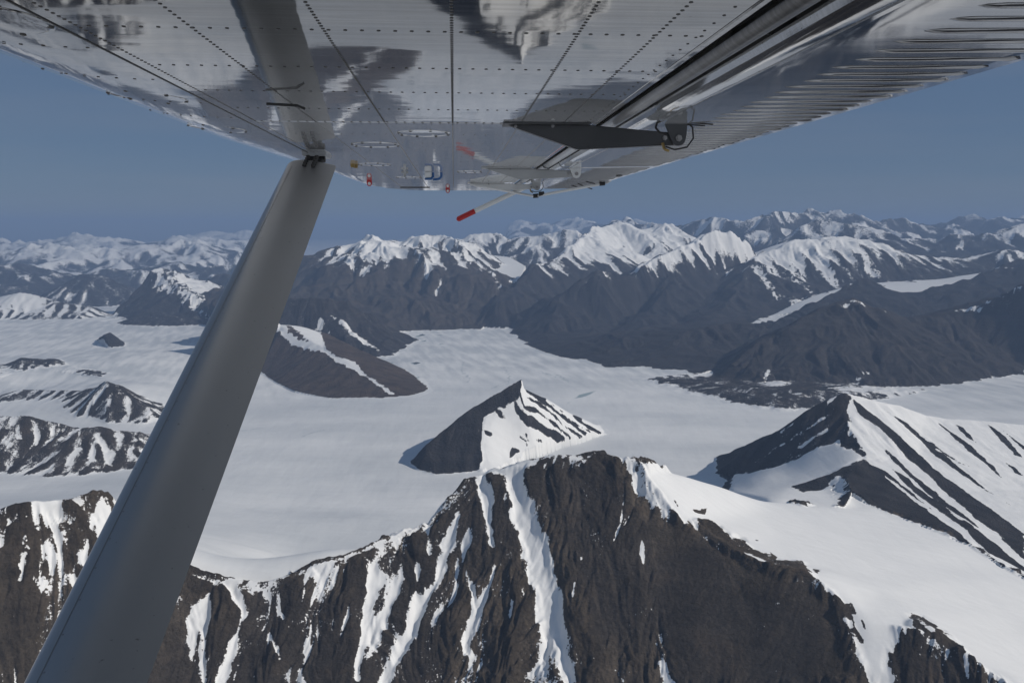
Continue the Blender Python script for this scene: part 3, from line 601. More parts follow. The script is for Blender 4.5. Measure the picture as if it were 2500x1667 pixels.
patch('foreground', ZB((1000, 1490), (1030, 1568), (985, 1565)), SNOW, 3, 2)
patch('foreground', ZB((2030, 1000), (2040, 1040), (1970, 1170), (1940, 1120)), SNOW, 3, 3)
patch('foreground', ZB((1900, 330), (1960, 300), (1950, 480), (1945, 620), (1925, 600), (1920, 450)), SNOW, 3, 4)
patch('foreground', ZB((1250, 1080), (1235, 1180), (1220, 1170), (1230, 1090)), SNOW, 3, 2)
patch('foreground', ZB((1100, 720), (1180, 710), (1150, 860), (1135, 820)), SNOW, 3, 2)
patch('foreground', ZB((1530, 560), (1640, 520), (1760, 430), (1750, 480), (1640, 560), (1590, 640)), 0.62, 4)
patch('foreground', ZB((1800, 400), (1950, 320), (2080, 220), (2200, 130), (2180, 220), (2060, 320), (1950, 400), (1880, 430)), 0.60, 5)
patch('foreground', ZD((430, 420), (460, 430), (440, 560), (390, 670), (385, 600), (400, 500)), SNOW, 3, 4)
patch('foreground', ZD((410, 750), (480, 830), (490, 960), (590, 830), (620, 690), (590, 880), (540, 1000), (480, 1150), (400, 1340), (370, 1250), (430, 1100), (470, 1000), (450, 880)), SNOW, 3, 8)
patch('foreground', ZD((430, 1320), (490, 1390), (450, 1420), (470, 1500), (440, 1430)), SNOW, 3, 2)
patch('foreground', ZD((1565, 80), (1582, 150), (1562, 350), (1510, 510), (1485, 530), (1540, 380), (1560, 200)), SNOW, 2, 3)
patch('foreground', ZD((1655, 255), (1620, 340), (1555, 425), (1600, 340)), SNOW, 2, 2)
patch('foreground', ZD((1695, 500), (1722, 560), (1715, 700), (1680, 600)), SNOW, 2, 2)
patch('foreground', ZD((1860, 1370), (1950, 1540), (1955, 1600), (1870, 1600), (1830, 1420)), SNOW, 3, 3)
patch('foreground', ZD((735, 880), (765, 950), (740, 1110), (715, 1080), (740, 1000)), SNOW, 3, 2)
patch('foreground', ZD((1250, 640), (1265, 650), (1255, 710), (1245, 700)), SNOW, 2)
patch('foreground', ZD((1200, 830), (1215, 830), (1190, 990), (1180, 990)), SNOW, 2)
patch('foreground', ZD((1270, 970), (1278, 1050), (1255, 1030)), SNOW, 2)
patch('foreground', ZD((1640, 20), (1690, 110), (1660, 130), (1640, 70)), SNOW, 3)
patch('foreground', ZD((1680, 10), (1760, 60), (1820, 190), (1900, 300), (1840, 260), (1760, 170), (1690, 110)), 0.58, 6)
patch('foreground', ZD((2020, 400), (2060, 480), (2130, 600), (2170, 640), (2100, 540), (2050, 470)), 0.55, 4)
for q in [((330, 1010), (365, 1040), (345, 1105)), ((70, 1090), (125, 1075), (35, 1150)), ((190, 1260), (210, 1300), (200, 1430), (160, 1568), (60, 1540), (130, 1450), (90, 1430), (140, 1310)),
          ((350, 1275), (380, 1330), (430, 1420), (400, 1440), (330, 1310)), ((630, 1190), (670, 1240), (650, 1400), (620, 1450), (565, 1400), (590, 1270)), ((730, 1010), (700, 1130), (650, 1180), (660, 1110)),
          ((740, 1000), (820, 1050), (760, 1200), (700, 1310), (690, 1290), (730, 1110)), ((450, 1235), (430, 1290), (410, 1260)), ((30, 1180), (45, 1185), (5, 1280), (-10, 1260)), ((285, 1400), (295, 1480), (320, 1560), (290, 1540)),
          ((240, 1500), (275, 1568), (255, 1568)), ((500, 1490), (560, 1560), (530, 1560)), ((425, 1000), (440, 1010), (425, 1060)), ((750, 960), (860, 985), (830, 1040), (790, 1000))]:
    patch('foreground', ZA(*q), SNOW, 4, 4)
# bare ribs standing out of the right-hand slope
for q in [((380, 980), (440, 985), (475, 1030)), ]: pass
patch('foreground', ZF((1320, 920), (1390, 975), (1440, 985), (1475, 1030), (1440, 1040), (1475, 1130), (1530, 1265), (1510, 1260), (1455, 1190), (1440, 1090), (1370, 1050)), ROCK, 3)
patch('foreground', ZF((1490, 1070), (1520, 1070), (1545, 1110), (1535, 1155), (1510, 1130)), ROCK, 2)
patch('foreground', ZF((1870, 1090), (1930, 1130), (2000, 1180), (2120, 1270), (2140, 1300), (2040, 1230), (1960, 1180), (1900, 1150)), ROCK, 3)
patch('foreground', ZF((1920, 1080), (2040, 1150), (2100, 1200), (2200, 1290), (2280, 1350), (2200, 1320), (2080, 1220)), ROCK, 2)
patch('foreground', ZF((235, 380), (280, 420), (300, 490), (260, 470)), ROCK, 2)
patch('foreground', ZF((330, 360), (390, 370), (480, 440), (560, 530), (600, 590), (540, 600), (440, 500), (380, 420)), ROCK, 3)
patch('foreground', ZF((280, 250), (380, 295), (370, 305), (290, 270)), ROCK, 2)
patch('foreground', ZF((600, 495), (660, 545), (760, 600), (850, 650), (840, 665), (720, 610), (640, 560)), 0.35, 2)
patch('foreground', ZF((835, 600), (895, 650), (860, 660)), ROCK, 2)
patch('foreground', ZF((930, 670), (1080, 680), (1140, 770), (1060, 800), (980, 740), (900, 720)), 0.3, 4)
patch('foreground', ZF((735, 505), (780, 520), (740, 520)), ROCK, 2)
patch('foreground', ZF((805, 525), (885, 575), (830, 550)), ROCK, 2)
patch('foreground', ZF((1155, 725), (1205, 742), (1180, 748)), ROCK, 2)
patch('foreground', ZF((125, 160), (150, 200), (180, 275), (160, 250), (140, 200)), ROCK, 2)
# the pyramid: a snow flank with bare ribs on its sunny side, bare rock on the other
patch('pyramid', [(1278, 918), (1273, 966), (1216, 999), (1181, 1019), (1175, 1080), (1176, 1122), (1166, 1155), (1215, 1160), (1300, 1125), (1360, 1102), (1400, 1093), (1440, 1080), (1490, 1066), (1465, 1040), (1412, 1000), (1336, 950)], 1.2, 1.5, 0, 0, 0.85)
for q in [((330, 600), (370, 600), (430, 610), (520, 700), (600, 770), (640, 830), (720, 920), (800, 1000), (900, 1060), (1000, 1150), (1100, 1250), (1070, 1285), (1000, 1290), (930, 1270), (880, 1190), (810, 1130), (730, 1070), (640, 980), (540, 910), (470, 860), (400, 770), (350, 690)),
          ((430, 500), (500, 570), (580, 630), (650, 670), (740, 790), (830, 850), (930, 930), (1020, 1050), (1110, 1130), (1180, 1220), (1130, 1210), (1040, 1120), (950, 1030), (850, 930), (760, 830), (660, 750), (560, 700), (470, 610), (430, 560)),
          ((500, 420), (600, 490), (700, 540), (800, 640), (860, 700), (950, 800), (1000, 890), (1060, 960), (1180, 1040), (1270, 1110), (1330, 1180), (1290, 1215), (1200, 1130), (1100, 1000), (1000, 920), (920, 830), (850, 750), (760, 690), (680, 620), (580, 540), (520, 470)),
          ((480, 260), (600, 320), (700, 400), (800, 460), (850, 540), (950, 630), (1050, 750), (1150, 840), (1230, 930), (1300, 1010), (1420, 1110), (1350, 1160), (1270, 1060), (1180, 940), (1080, 840), (980, 730), (880, 640), (780, 590), (660, 480), (560, 400), (500, 330)),
          ((1010, 680), (1100, 760), (1200, 850), (1300, 950), (1400, 1020), (1465, 1100), (1430, 1095), (1330, 1010), (1230, 930), (1130, 820)), ((870, 500), (980, 590), (1080, 670), (1130, 700), (1020, 640), (900, 550)),
          ((1200, 730), (1260, 750), (1330, 820), (1430, 890), (1500, 950), (1580, 1000), (1630, 1085), (1500, 1060), (1400, 990), (1330, 900), (1260, 820)), ((70, 735), (110, 740), (200, 810), (290, 900), (335, 940), (290, 945), (190, 880), (110, 820)),
          ((660, 1205), (750, 1240), (740, 1270), (680, 1240)), ((380, 1160), (480, 1230), (580, 1290), (560, 1315), (470, 1260), (420, 1210)), ((450, 1310), (530, 1360), (500, 1370)), ((455, 1065), (525, 1135), (500, 1130)), ((555, 1100), (612, 1150), (590, 1145)),
          ((300, 1310), (390, 1370), (420, 1400), (320, 1430), (250, 1470), (270, 1380)), ((430, 1380), (520, 1410), (450, 1415)), ((-140, 1030), (-80, 1010), (10, 1040), (25, 1080), (-20, 1100), (-60, 1070))]:
    patch('pyramid', ZP(*q), ROCK, 0.9, -1.5)
# the right mountain
patch('right', [(2062, 953), (2076, 985), (2066, 1004), (2074, 1040), (2088, 1060), (2102, 1096), (2117, 1108), (2113, 1122), (2066, 1165), (2080, 1202), (2140, 1242), (2190, 1262), (2260, 1287), (2370, 1332), (2440, 1377), (2520, 1420), (2620, 1475), (2745, 1545), (2745, 1065), (2640, 1050), (2500, 1033), (2400, 1023), (2310, 1018), (2260, 1009), (2200, 987), (2130, 971)], 1.15, 4, 0, -.35, 0)
patch('right', [(1790, 1163), (1830, 1157), (1880, 1146), (1925, 1130), (1965, 1110), (2000, 1090), (2045, 1080), (2062, 1092), (2090, 1100), (2108, 1118), (2090, 1126), (2015, 1160), (1930, 1187), (1960, 1200), (2050, 1160), (2064, 1166), (2050, 1215), (2030, 1260), (1870, 1240), (1770, 1200), (1740, 1180)], 1.3, 4, 0, 0, 1)
for q in [((1100, 220), (1200, 300), (1330, 400), (1450, 500), (1600, 640), (1700, 740), (1900, 880), (2100, 1020), (2250, 1130), (2351, 1210), (2351, 1390), (2250, 1310), (2150, 1200), (2000, 1100), (1850, 960), (1700, 830), (1560, 700), (1450, 600), (1390, 520), (1300, 440), (1200, 370), (1130, 320)),
          ((1040, 790), (1190, 670), (1300, 760), (1500, 930), (1700, 1080), (1900, 1220), (1980, 1310), (1850, 1240), (1600, 1140), (1400, 1075), (1200, 990), (1090, 890)),
          ((1330, 590), (1420, 660), (1500, 740), (1700, 900), (1900, 1060), (2040, 1180), (1850, 1060), (1600, 870), (1420, 700)), ((1200, 690), (1350, 760), (1500, 880), (1680, 1030), (1500, 900), (1330, 780)),
          ((1350, 320), (1500, 400), (1700, 560), (1900, 700), (2060, 750), (1880, 690), (1680, 570), (1480, 420)), ((1720, 390), (1850, 480), (2000, 600), (2130, 720), (2190, 800), (2060, 690), (1900, 560), (1780, 450)),
          ((2090, 410), (2200, 480), (2340, 650), (2280, 630), (2180, 520)), ((2180, 440), (2290, 520), (2400, 600), (2351, 590), (2250, 500)), ((1580, 500), (1750, 620), (1950, 780), (2290, 1020), (2150, 930), (1900, 770), (1700, 640)),
          ((1380, 730), (1500, 800), (1700, 960), (1980, 1190), (1930, 1180), (1650, 980)), ((1900, 1100), (2050, 1210), (2200, 1330), (2351, 1450), (2351, 1480), (2100, 1350), (1970, 1240)), ((1840, 400), (1900, 430), (2000, 540), (1930, 500)), ((2220, 690), (2280, 720), (2351, 790), (2280, 760))]:
    patch('right', ZE(*q), ROCK, 1.6, -1.5)
for q in [((1160, 870), (1070, 910), (900, 1020), (750, 1120), (600, 1210), (400, 1330), (110, 1525), (250, 1400), (480, 1260), (640, 1160), (800, 1060), (960, 950), (1080, 890)), ((1030, 1135), (900, 1220), (760, 1310), (640, 1410), (370, 1565), (480, 1480), (640, 1350), (760, 1270), (860, 1210)),
          ((840, 1350), (700, 1440), (560, 1540), (600, 1500)), ((1020, 765), (1050, 690), (1120, 630), (1180, 600), (1150, 660), (1080, 720)), ((330, 1160), (370, 1115), (385, 1130), (350, 1175)), ((440, 1090), (510, 1030), (520, 1050)), ((960, 930), (1030, 870), (1000, 910)),
          ((1290, 1170), (1340, 1140), (1390, 1170), (1380, 1220), (1330, 1240))]:
    patch('right', ZQ(*q), SNOW, 2)
# farther mountains
patch('white_peak', ZW((690, 250), (790, 140), (880, 120), (1000, 170), (1120, 180), (1200, 150), (1160, 250), (1060, 250), (960, 290), (1000, 340), (1060, 380), (1140, 372), (1070, 430), (950, 380), (860, 325), (780, 295), (700, 300)), 1.2, 12, 0, -.3)
patch('left_peak', ZL((1255, 498), (1330, 503), (1500, 555), (1600, 600), (1570, 640), (1620, 685), (1530, 690), (1440, 640), (1350, 580), (1290, 540)), 1.2, 10)
patch('left_peak', ZL((1350, 640), (1440, 680), (1600, 770), (1590, 805), (1490, 760), (1380, 690)), 1.2, 8)
patch('left_peak', ZL((1130, 478), (1170, 465), (1215, 498), (1170, 522)), 1.2, 8)
patch('left_peak', ZL((1165, 560), (1220, 568), (1300, 610), (1240, 622), (1180, 592)), 1.2, 8)
patch('snow_ridge', ZL((-50, 690), (60, 640), (150, 635), (270, 665), (330, 790), (100, 770), (-50, 730)), 1.0, 10)
patch('brown_spur', ZK((230, 920), (280, 865), (520, 890), (560, 960), (590, 1060), (680, 1110), (800, 1150), (880, 1240), (990, 1310), (1095, 1385), (1050, 1390), (950, 1310), (850, 1245), (740, 1185), (640, 1135), (580, 1085), (450, 1055), (320, 1015)), 1.2, 2, 0, 0, 0.6)
patch('brown_spur', ZK((290, 870), (340, 890), (450, 990), (400, 990), (320, 930)), ROCK, 4)
patch('dark_spur', ZK((520, 805), (565, 870), (560, 920), (615, 948), (530, 912)), 1.2, 4)
patch('dark_spur', ZK((615, 805), (760, 905), (880, 995), (985, 1075), (870, 1025), (735, 925)), 1.0, 4)
patch('grey_massif', ZK((680, 290), (760, 265), (920, 250), (1000, 275), (1080, 270), (1150, 355), (1040, 330), (1000, 390), (960, 430), (900, 350), (830, 350), (780, 380), (830, 480), (730, 400)), 1.1, 12, 0, -.4)
patch('grey_massif', ZK((1580, 300), (1680, 400), (1860, 580), (1700, 460), (1600, 400)), 1.1, 10)
for q in [((1110, 315), (1140, 320), (1215, 430), (1220, 500), (1190, 470)), ((1235, 430), (1280, 480), (1380, 570), (1330, 550), (1270, 520)), ((1075, 470), (1140, 560), (1130, 600), (1090, 530)), ((380, 470), (460, 560), (560, 690), (540, 690), (430, 560)),
          ((400, 380), (460, 380), (530, 520), (480, 500)), ((540, 330), (620, 350), (740, 590), (650, 520), (560, 420)), ((660, 300), (720, 420), (730, 550), (700, 480)), ((760, 320), (830, 440), (890, 560), (960, 585), (880, 430), (820, 320)), ((860, 330), (910, 420), (960, 580), (890, 470)), ((970, 540), (1020, 625), (985, 600)), ((770, 610), (860, 660), (830, 680)), ((640, 670), (740, 690), (690, 720))]:
    patch('ribbed_mountain', ZR(*q), SNOW, 8)
patch('moraine', ZR((400, 1260), (700, 1250), (850, 1290), (700, 1330), (500, 1330)), 0.75, 12)
patch('moraine', ZR((950, 1340), (1250, 1320), (1420, 1280), (1650, 1330), (1500, 1400), (1200, 1360), (1050, 1380)), 0.9, 12)
patch('moraine', ZR((620, 1330), (700, 1290), (780, 1300), (840, 1330), (720, 1360)), ROCK, 10)
patch('dark_wall', ZR((430, 1270), (480, 1200), (500, 1205), (480, 1260)), SNOW, 6)
patch('dark_wall', ZR((1110, 1310), (1170, 1240), (1205, 1225), (1200, 1250), (1130, 1315)), SNOW, 6)
patch('dark_wall', ZR((2090, 715), (2150, 680), (2330, 600), (2200, 680)), SNOW, 6)
patch('dark_wall', ZR((1810, 775), (1950, 755), (2070, 730), (2060, 755), (1960, 770)), SNOW, 5)
patch('dark_wall', ZR((1000, 735), (1080, 697), (1200, 740), (1340, 778), (1200, 755), (1085, 712)), SNOW, 4)
patch('dark_ridge', ZR((2080, 340), (2200, 335), (2350, 360), (2300, 400), (2150, 470), (2110, 420)), 1.1, 14, 0, -.4)

patch('foreground', [(1560, 1290), (1640, 1270), (1720, 1310), (1800, 1350), (1900, 1390), (2000, 1440), (2060, 1560), (2100, 1660), (1650, 1660), (1600, 1500)], -0.35, 10, 0, 0, 0.8)
patch('foreground', [(1300, 1160), (1420, 1150), (1520, 1180), (1600, 1260), (1620, 1400), (1560, 1660), (1420, 1660), (1380, 1500), (1330, 1320)], -0.12, 10, 0, -0.2)
PATCHES = PATCHES[-2:] + PATCHES[:-2]
HB = blur2(HT, ds(5), ds(5), 2)
ICE = np.zeros_like(H)
laid = [(w_, lay(uv), lv, ed, cv, k_, sm) for w_, uv, lv, ed, cv, k_, sm in PATCHES]
DH = np.zeros_like(H)
PATCHN = fbm(GX, GY, 45.0, 4, 733, 0.6)
for w_, poly, lv, ed, cv, k_, sm in laid:
    sr, st = plan_slice(poly, 0.01)
    x, y = GX[sr, st], GY[sr, st]
    if x.size == 0: continue
    own = np.isin(I[sr, st], IDS[w_])
    if not own.any(): continue
    rr = np.hypot(*np.mean(poly, 0))
    rag = ed * (rr / 1700.0 if rr > 1700 else 1.0)
    d0 = poly_sdf(x, y, poly)
    d = d0 + PATCHN[sr, st] * rag * 2.4 - E[sr, st] * rag * 0.6
    wgt = sstep(-rag * 2.4, rag * 2.4, d) * own
    if lv is not None: S[sr, st] = S[sr, st] * (1 - wgt) + (lv + k_ * E[sr, st] * 1.6) * wgt
    if cv:
        DH[sr, st] -= cv * sstep(-rag * 1.5, max(abs(cv) * 1.2, rag * 1.5), d) * own
    if cv > 0 and not sm: sm = 0.75
    if sm:
        q = sm * sstep(-4, 16 if cv <= 0 else 9, d0) * own
        H[sr, st] = H[sr, st] * (1 - q) + HB[sr, st] * q
H += blur2(DH, ds(1), ds(1), 1)
gl = (I < 0)
band = fbm(GX * 0.35 + GY * 0.1, GY, 420.0, 4, 911)
tracks = fbm(GX * 0.9 + GY * 0.25, GY * 0.16 - GX * 0.05, 60.0, 4, 917)
ICE = np.where(gl, np.clip(0.42 + band * 0.7 + 1.1 * tracks * sstep(4300, 6000, np.hypot(GX, GY)) + 0.12 * sstep(5000, 6500, np.hypot(GX, GY)), 0, 1), np.where(np.isin(I, IDS['hanging_glacier'] + IDS['high_glacier']), 0.2, 0)).astype(np.float32)
# melt water, leads and old tracks on the frozen lake and the glacier
MELT = np.zeros_like(H)
def melt(uv, width=None, level=1.0):
    poly = lay(uv)
    sr, st = plan_slice(poly, 0.02)
    x, y = GX[sr, st], GY[sr, st]
    xw, yw = x + 18 * PATCHN[sr, st], y + 18 * PATCHN[sr, st]
    if width is None: w_ = sstep(-6, 8, poly_sdf(xw, yw, poly))
    else: w_ = 1 - sstep(width * 0.4, width, np.abs(poly_sdf(xw, yw, poly, False)))
    MELT[sr, st] = np.maximum(MELT[sr, st], level * w_ * (I[sr, st] < 0))
melt(ZP((1210, 555), (1280, 500), (1400, 470), (1530, 440), (1440, 500), (1330, 540)), None, 0.75)
melt(ZP((1100, 640), (1140, 600), (1170, 595), (1130, 645)), None, 0.45)
melt(ZP((770, 180), (860, 210), (930, 200), (1000, 225), (1060, 260), (1130, 310)), 9, 0.5)
melt(ZP((0, 95), (250, 110), (480, 120), (700, 150), (770, 180)), 7, 0.45)
melt(ZP((150, 165), (260, 200), (250, 290), (100, 360), (0, 410)), 7, 0.4)
melt(ZK((1590, 1175), (1750, 1190), (1900, 1190)), 12, 0.4)
melt(ZK((2040, 1205), (2200, 1240), (2340, 1280)), 9, 0.4)
melt(ZK((1210, 1160), (1245, 1150), (1285, 1158), (1240, 1170)), None, 1.3)
for q in (((1195, 960), (1290, 945), (1320, 955), (1240, 968)), ((1380, 955), (1430, 952), (1440, 958)), ((1280, 1000), (1320, 990), (1330, 998)), ((1240, 1265), (1270, 1255), (1270, 1275)), ((1060, 1155), (1085, 1150), (1075, 1162)), ((1410, 1020), (1450, 1016), (1430, 1024))):
    melt(ZK(*q), None, 1.2)
melt(ZK((1590, 1150), (1580, 1220), (1640, 1275), (1620, 1300)), 7, 0.5)
melt(ZK((1900, 1210), (1935, 1250), (1920, 1310), (1800, 1345)), 7, 0.45)
for q in (((1660, 985), (1580, 1005), (1540, 1050), (1560, 1000), (1650, 960)), ((1500, 1100), (1550, 1130), (1470, 1150), (1400, 1180), (1410, 1200)), ((1550, 1130), (1590, 1180))):
    melt(ZK(*q), 9, -0.0)
melt([(590, 1051), (640, 1044)], 4, 0.5); melt([(738, 1066), (760, 1056), (788, 1050)], 4, 0.8)
for q in ([(690, 1236), (745, 1222), (800, 1206), (842, 1194)], [(850, 1192), (905, 1180), (958, 1170)], [(700, 1244), (770, 1226), (830, 1208)]): melt(q, 3.0, 0.22)
for k in range(14):
    u0, v0 = 130 + 13 * k, 868 + (k * 37) % 40
    melt([(u0, v0), (u0 + 22, v0 - 3), (u0 + 40, v0 + 1)], 7, 0.16)
# drifted snow along the foot of the rock
foot = (I >= 0) & (S < 1.0)
hb0 = base_height(GX, GY, TH, LR)
rise = (H - hb0) / (7.0 + 9.0 * np.clip(PATCHN + 0.4, 0, 2))
S = np.where(foot, S + 0.9 * np.clip(1 - rise, 0, 1) * (hb0 > -40), S)
print('snow laid', round(time.time() - T0, 1), len(PATCHES))
# ------------------------------------------------------------------ meshes
def grid_normals(X, Y, H):
    px = np.stack([X, Y, H], -1)
    dr = np.gradient(px, axis=0); dt = np.gradient(px, axis=1)
    n = np.cross(dt, dr)
    return n / np.linalg.norm(n, axis=-1, keepdims=True)
def terrain_material():
    m = bpy.data.materials.new('snow_and_rock')
    m.use_nodes = True
    nt = m.node_tree
    return m
def build_patch(name, faces, X, Y, H, N, attrs, mat):
    ids = np.unique(faces)
    remap = np.full(X.size, -1, np.int64); remap[ids] = np.arange(len(ids))
    f = remap[faces]
    me = bpy.data.meshes.new(name)
    co = np.stack([X.ravel()[ids], Y.ravel()[ids], H.ravel()[ids]], 1).astype(np.float32)
    me.vertices.add(len(ids)); me.vertices.foreach_set('co', co.ravel())
    me.loops.add(f.size); me.loops.foreach_set('vertex_index', f.ravel().astype(np.int32))
    me.polygons.add(len(f)); me.polygons.foreach_set('loop_start', np.arange(0, f.size, 4, dtype=np.int32))
    me.update(calc_edges=True)
    me.polygons.foreach_set('use_smooth', np.ones(len(f), bool))
    for k, a in attrs.items():
        at = me.attributes.new(k, 'FLOAT', 'POINT')
        at.data.foreach_set('value', a.ravel()[ids].astype(np.float32))
    me.normals_split_custom_set_from_vertices(N.reshape(-1, 3)[ids].astype(np.float32))
    me.materials.append(mat)
    o = bpy.data.objects.new(name, me)
    COL.objects.link(o)
    return o
# ------------------------------------------------------------------ terrain material and objects
class Nodes:
    """Small helper to write shader nodes."""
    def __init__(self, name):
        self.mat = bpy.data.materials.new(name); self.mat.use_nodes = True
        self.t = self.mat.node_tree; self.bsdf = self.t.nodes['Principled BSDF']
    def n(self, kind, **kw):
        nd = self.t.nodes.new(kind)
        for k, v in kw.items(): setattr(nd, k, v)
        return nd
    def put(self, sock, v):
        if isinstance(v, bpy.types.NodeSocket): self.t.links.new(v, sock)
        else: sock.default_value = v
    def math(self, op, a, b=0.0, c=0.0, clamp=False):
        nd = self.n('ShaderNodeMath', operation=op); nd.use_clamp = clamp
        for s, v in zip(nd.inputs, (a, b, c)): self.put(s, v)
        return nd.outputs[0]
    def noise(self, vec, scale, detail=4.0, rough=0.55, dist=0.0, dims='3D'):
        nd = self.n('ShaderNodeTexNoise', noise_dimensions=dims)
        self.put(nd.inputs['Vector'], vec)
        nd.inputs['Scale'].default_value = scale; nd.inputs['Detail'].default_value = detail
        nd.inputs['Roughness'].default_value = rough; nd.inputs['Distortion'].default_value = dist
        return nd.outputs['Fac']
    def smooth(self, v, a, b, lo=0.0, hi=1.0):
        nd = self.n('ShaderNodeMapRange', interpolation_type='SMOOTHSTEP')
        self.put(nd.inputs[0], v)
        for s, q in zip(nd.inputs[1:5], (a, b, lo, hi)): self.put(s, q)
        return nd.outputs[0]
    def mix(self, f, a, b):
        nd = self.n('ShaderNodeMix', data_type='RGBA')
        self.put(nd.inputs[0], f)
        for s, v in ((nd.inputs[6], a), (nd.inputs[7], b)):
            self.put(s, v if isinstance(v, bpy.types.NodeSocket) else (*v, 1.0))
        return nd.outputs[2]
    def attr(self, name):
        return self.n('ShaderNodeAttribute', attribute_name=name).outputs['Fac']
    def mapping(self, vec, scale=(1, 1, 1), rot=(0, 0, 0)):
        nd = self.n('ShaderNodeMapping'); self.put(nd.inputs[0], vec)
        nd.inputs['Scale'].default_value = scale; nd.inputs['Rotation'].default_value = rot
        return nd.outputs[0]
    def bump(self, height, strength, dist, normal=None):
        nd = self.n('ShaderNodeBump')
        self.put(nd.inputs['Height'], height); self.put(nd.inputs['Strength'], strength)
        nd.inputs['Distance'].default_value = dist
        if normal is not None: self.put(nd.inputs['Normal'], normal)
        return nd.outputs[0]
    def set(self, **kw):
        for k, v in kw.items():
            s = self.bsdf.inputs[k.replace('_', ' ')]
            if isinstance(v, tuple) and len(v) == 3: v = (*v, 1.0)
            self.put(s, v)
        return self.mat

def make_terrain_material():
    w = Nodes('snow_and_rock')
    pos = w.n('ShaderNodeNewGeometry').outputs['Position']
    snow, tint, ice, melt = w.attr('snow'), w.attr('tint'), w.attr('ice'), w.attr('melt')
    gully = w.attr('gully')
    nA = w.noise(pos, 0.035, 7, 0.62)
    nB = w.noise(pos, 0.22, 5, 0.6)
    k = w.math('ADD', snow, w.math('MULTIPLY', w.math('SUBTRACT', nA, 0.5), 0.9))
    k = w.math('ADD', k, w.math('MULTIPLY', w.math('SUBTRACT', nB, 0.5), 0.9))
    crumbs = w.math('MULTIPLY', w.smooth(w.noise(w.mapping(pos, (1, 0.6, 0.35)), 0.32, 3, 0.6), 0.60, 0.68), w.smooth(w.noise(pos, 0.014, 4, 0.65), 0.50, 0.64))
    k = w.math('ADD', k, w.math('MULTIPLY', crumbs, 0.8))
    mask = w.smooth(k, 0.47, 0.53)
    nC = w.noise(pos, 0.012, 6, 0.6)
    nD = w.noise(pos, 0.16, 8, 0.7)
    grey, brown, red = (0.019, 0.021, 0.026), (0.082, 0.066, 0.050), (0.075, 0.053, 0.040)
    rock = w.mix(w.math('MULTIPLY', tint, 1.0, clamp=True), grey, brown)
    rock = w.mix(w.smooth(tint, 1.0, 2.0), rock, red)
    var = w.math('MULTIPLY_ADD', nC, 1.3, 0.40)
    var = w.math('MULTIPLY', var, w.math('MULTIPLY_ADD', nD, 1.7, 0.15))
    var = w.math('MULTIPLY', var, w.smooth(gully, -0.7, 0.8, 1.32, 0.78))        # pale scree in the chutes, dark bedrock on the ribs
    strata = w.noise(w.mapping(pos, (0.004, 0.004, 0.075), (0.10, -0.16, 0)), 1.0, 5, 0.6)
    var = w.math('MULTIPLY', var, w.math('MULTIPLY_ADD', strata, 0.9, 0.55))
    sc = w.n('ShaderNodeVectorMath', operation='SCALE'); w.put(sc.inputs[0], rock); w.put(sc.inputs['Scale'], var)
    warm = w.mix(w.smooth(nC, 0.56, 0.70), sc.outputs[0], (0.100, 0.072, 0.050))
    warm = w.mix(w.math('MULTIPLY', tint, 0.6, clamp=True), sc.outputs[0], warm)
    snowc = w.mix(ice, (0.86, 0.855, 0.835), (0.60, 0.62, 0.63))
    snowc = w.mix(w.smooth(melt, 0.0, 1.0), snowc, (0.27, 0.36, 0.38))
    snowc = w.mix(w.smooth(melt, 1.0, 1.2), snowc, (0.10, 0.11, 0.12))
    wind = w.noise(w.mapping(pos, (0.010, 0.045, 0.02), (0, 0, 0.35)), 1.0, 5, 0.6)
    sv = w.n('ShaderNodeVectorMath', operation='SCALE'); w.put(sv.inputs[0], snowc); w.put(sv.inputs['Scale'], w.math('MULTIPLY_ADD', wind, 0.16, 0.91))
    col = w.mix(mask, warm, sv.outputs[0])
    hb = w.noise(pos, 0.09, 9, 0.70)
    sb = w.noise(w.mapping(pos, (0.02, 0.006, 0.02), (0, 0, 0.5)), 1.0, 4, 0.5)
    rockb = w.bump(hb, w.math('SUBTRACT', 1.0, w.math('MULTIPLY', mask, 0.97)), 11.0)
    nrm = w.bump(w.math('ADD', sb, w.math('MULTIPLY', wind, 0.35)), w.math('MULTIPLY', mask, 0.55), 4.0, rockb)
    return w.set(Base_Color=col, Roughness=w.math('MULTIPLY_ADD', mask, -0.25, 0.95), Specular_IOR_Level=0.15, Normal=nrm)
TERRAIN = make_terrain_material()
N = grid_normals(GX, GY, H)
ri, ti = np.meshgrid(np.arange(NR - 1), np.arange(NT - 1), indexing='ij')
v00 = ri * NT + ti
quads = np.stack([v00, v00 + 1, v00 + NT + 1, v00 + NT], -1).reshape(-1, 4)
qi = np.maximum(np.maximum(I[:-1, :-1], I[1:, :-1]), np.maximum(I[:-1, 1:], I[1:, 1:])).ravel()
attrs = dict(snow=np.clip(S, -1, 2), tint=T, ice=ICE, melt=MELT, gully=E)
TERRAIN_NAMES = {}
for i in range(-1, len(M)):
    f = quads[qi == i]
    if len(f) == 0: continue
    nm = 'glacier' if i < 0 or 'glacier' in M[i]['name'] else 'mountain'
    o = build_patch(nm, f, GX, GY, H, N, attrs, TERRAIN)
    o['kind'] = 'structure'
print('terrain built', round(time.time() - T0, 1), 'quads', len(quads))
